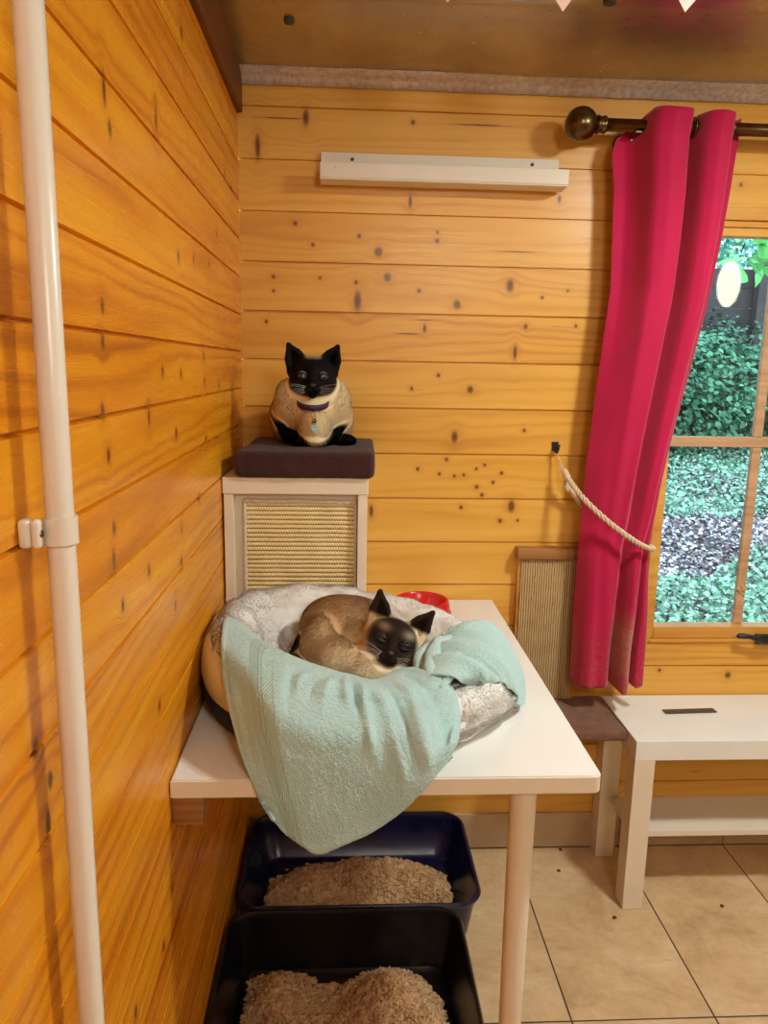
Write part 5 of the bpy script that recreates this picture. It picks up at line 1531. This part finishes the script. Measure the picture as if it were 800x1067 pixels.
shrub('pale turquoise leafy tree crown above the fence', (3.9, 6.4, 2.85), (2.2, .5, .75), 12000, .035, .07, rgb(96, 176, 160), rgb(170, 226, 210), 205, 'tree', 5)
# overhanging branch with bright leaves near the glass
root = thing('leafy_branch', 'bright green leafy branch hanging in at the top of the window outside', 'branch', (2.35, 1.6, 1.9))
bm = bmesh.new(); tube(bm, [(3.6, 2.1, 2.6), (2.9, 1.8, 2.25), (2.45, 1.62, 2.02), (2.08, 1.5, 1.86)], [.016, .012, .007, .003], 10); obj('twig', bm, M['bark'], root, smooth=True)
r = np.random.default_rng(77); n = 230
t_ = r.uniform(0, 1, n); A = catmull([(2.9, 1.8, 2.25), (2.45, 1.62, 2.02), (2.02, 1.5, 1.83)], t_); P = A + r.normal(size=(n, 3)) * np.array([.10, .10, .075])
Nn = r.normal(size=(n, 3)) * .5 + np.array([0, -.6, .6]); Nn /= np.linalg.norm(Nn, axis=1)[:, None]
C = np.array(rgb(96, 176, 96)) * r.uniform(.7, 1.35, (n, 1))
link_mesh('leaves', leaves_mesh('l', P, Nn, r.uniform(.06, .11, n), C, 12), M['leaf'], root)
# dark board fence
root = thing('board_fence', 'dark weathered board fence across the back of the garden', 'fence', (3.5, 5.75, float(ground_z(3.5, 5.75))))
bm = bmesh.new(); rw = random.Random(4)
g = float(ground_z(3.5, 5.75))
for k in range(9):
    z0 = g - .1 + k * .19
    box(bm, (.2, 5.75 + rw.uniform(-.01, .01), z0), (7.5, 5.775, z0 + .189), .004, 1)
obj('boards', bm, M['fence_wood'], root)
for x in (.9, 2.6, 4.3, 6.0):
    obj('post', new_box((x, 5.62, g - .1), (x + .1, 5.72, g + 2.1), .005), M['fence_wood'], root)
root = thing('bare_tree', 'grey brown tree trunk standing in front of the dark fence', 'tree', (3.55, 5.5, .7))
bm = bmesh.new(); tube(bm, [(3.30, 5.45, .5), (3.33, 5.45, 1.2), (3.38, 5.46, 2.0), (3.36, 5.48, 3.4)], [.10, .085, .075, .06], 20); obj('trunk', bm, mottled('tan_bark', rgb(150, 120, 96), rgb(96, 76, 64), 16, .9, .7, 40), root, smooth=True)

# ================================================================== LIGHT
def area(name, loc, target, size, power, color, size_y=None, spread=None):
    L = bpy.data.lights.new(name, 'AREA'); L.energy = power; L.color = color; L.size = size
    if size_y: L.shape = 'RECTANGLE'; L.size_y = size_y
    o = bpy.data.objects.new(name, L); COL.objects.link(o); o.location = loc
    o.rotation_euler = (Vector(target) - Vector(loc)).to_track_quat('-Z', 'Y').to_euler()
    if spread: L.spread = spread
    return o
WARM = (.96, 1.0, .92)
# glass lamp hanging behind the camera (its reflection shows in the window pane)
lp = thing('pendant_lamp', 'oval frosted pendant lamp seen shining as a reflection in the window glass', 'lamp', (2.0, -1.45, 1.60))
t = NT('lit_lamp_glass'); e = t.n('ShaderNodeEmission'); e.inputs[0].default_value = (1.0, .88, .70, 1); e.inputs[1].default_value = 18.0; t.l(e.outputs[0], t.out.inputs[0])
bm = bmesh.new(); sphere(bm, (1.97, -1.47, 1.70), .050, 1, 1, 2.0, 32, 20); obj('shade', bm, t.m, lp, smooth=True)
bm = bmesh.new(); tube(bm, [(1.97, -1.47, 1.80), (1.97, -1.47, 1.95)], .008, 12); obj('stem', bm, M['bronze'], lp, smooth=True)
area('ceiling_lamp', (1.22, -.92, 1.925), (1.10, -.80, 0), .16, 18, WARM)
area('ceiling_lamp', (.75, -2.5, 1.92), (.5, -.6, .7), .4, 16, (1.0, .93, .80))
# overcast daylight
W = bpy.data.worlds.new('sky'); SC.world = W; W.use_nodes = True
bg = W.node_tree.nodes['Background']; bg.inputs[0].default_value = (.66, .86, 1.0, 1); bg.inputs[1].default_value = 5.0

pl = area('window_daylight', ((WX0 + WX1) / 2, .09, (WZ0 + WZ1) / 2), ((WX0 + WX1) / 2, -1, (WZ0 + WZ1) / 2), WX1 - WX0, 1, (1, 1, 1), WZ1 - WZ0)
pl.data.cycles.is_portal = True
# ================================================================== CAMERA
cam = bpy.data.cameras.new('camera'); co = bpy.data.objects.new('camera', cam); COL.objects.link(co)
Fw = Vector((.05303367, .98051999, -.18912425)); Rt = Vector((.9985628, -.05060606, .01764551)); Dn = Vector((.00773095, -.18978824, -.98179461))
m4 = Matrix.Identity(4)
for i in range(3):
    m4[i][0] = Rt[i]; m4[i][1] = -Dn[i]; m4[i][2] = -Fw[i]
m4[0][3], m4[1][3], m4[2][3] = .24904, -1.87307, 1.30870
co.matrix_world = m4
cam.sensor_fit = 'HORIZONTAL'; cam.sensor_width = 36; cam.lens = 36 * 786.36 / 800
cam.clip_start = .02
SC.camera = co
SC.view_settings.view_transform = 'Standard'; SC.view_settings.look = 'None'; SC.view_settings.gamma = 1; SC.view_settings.exposure = 0.0
SC.view_settings.use_curve_mapping = False
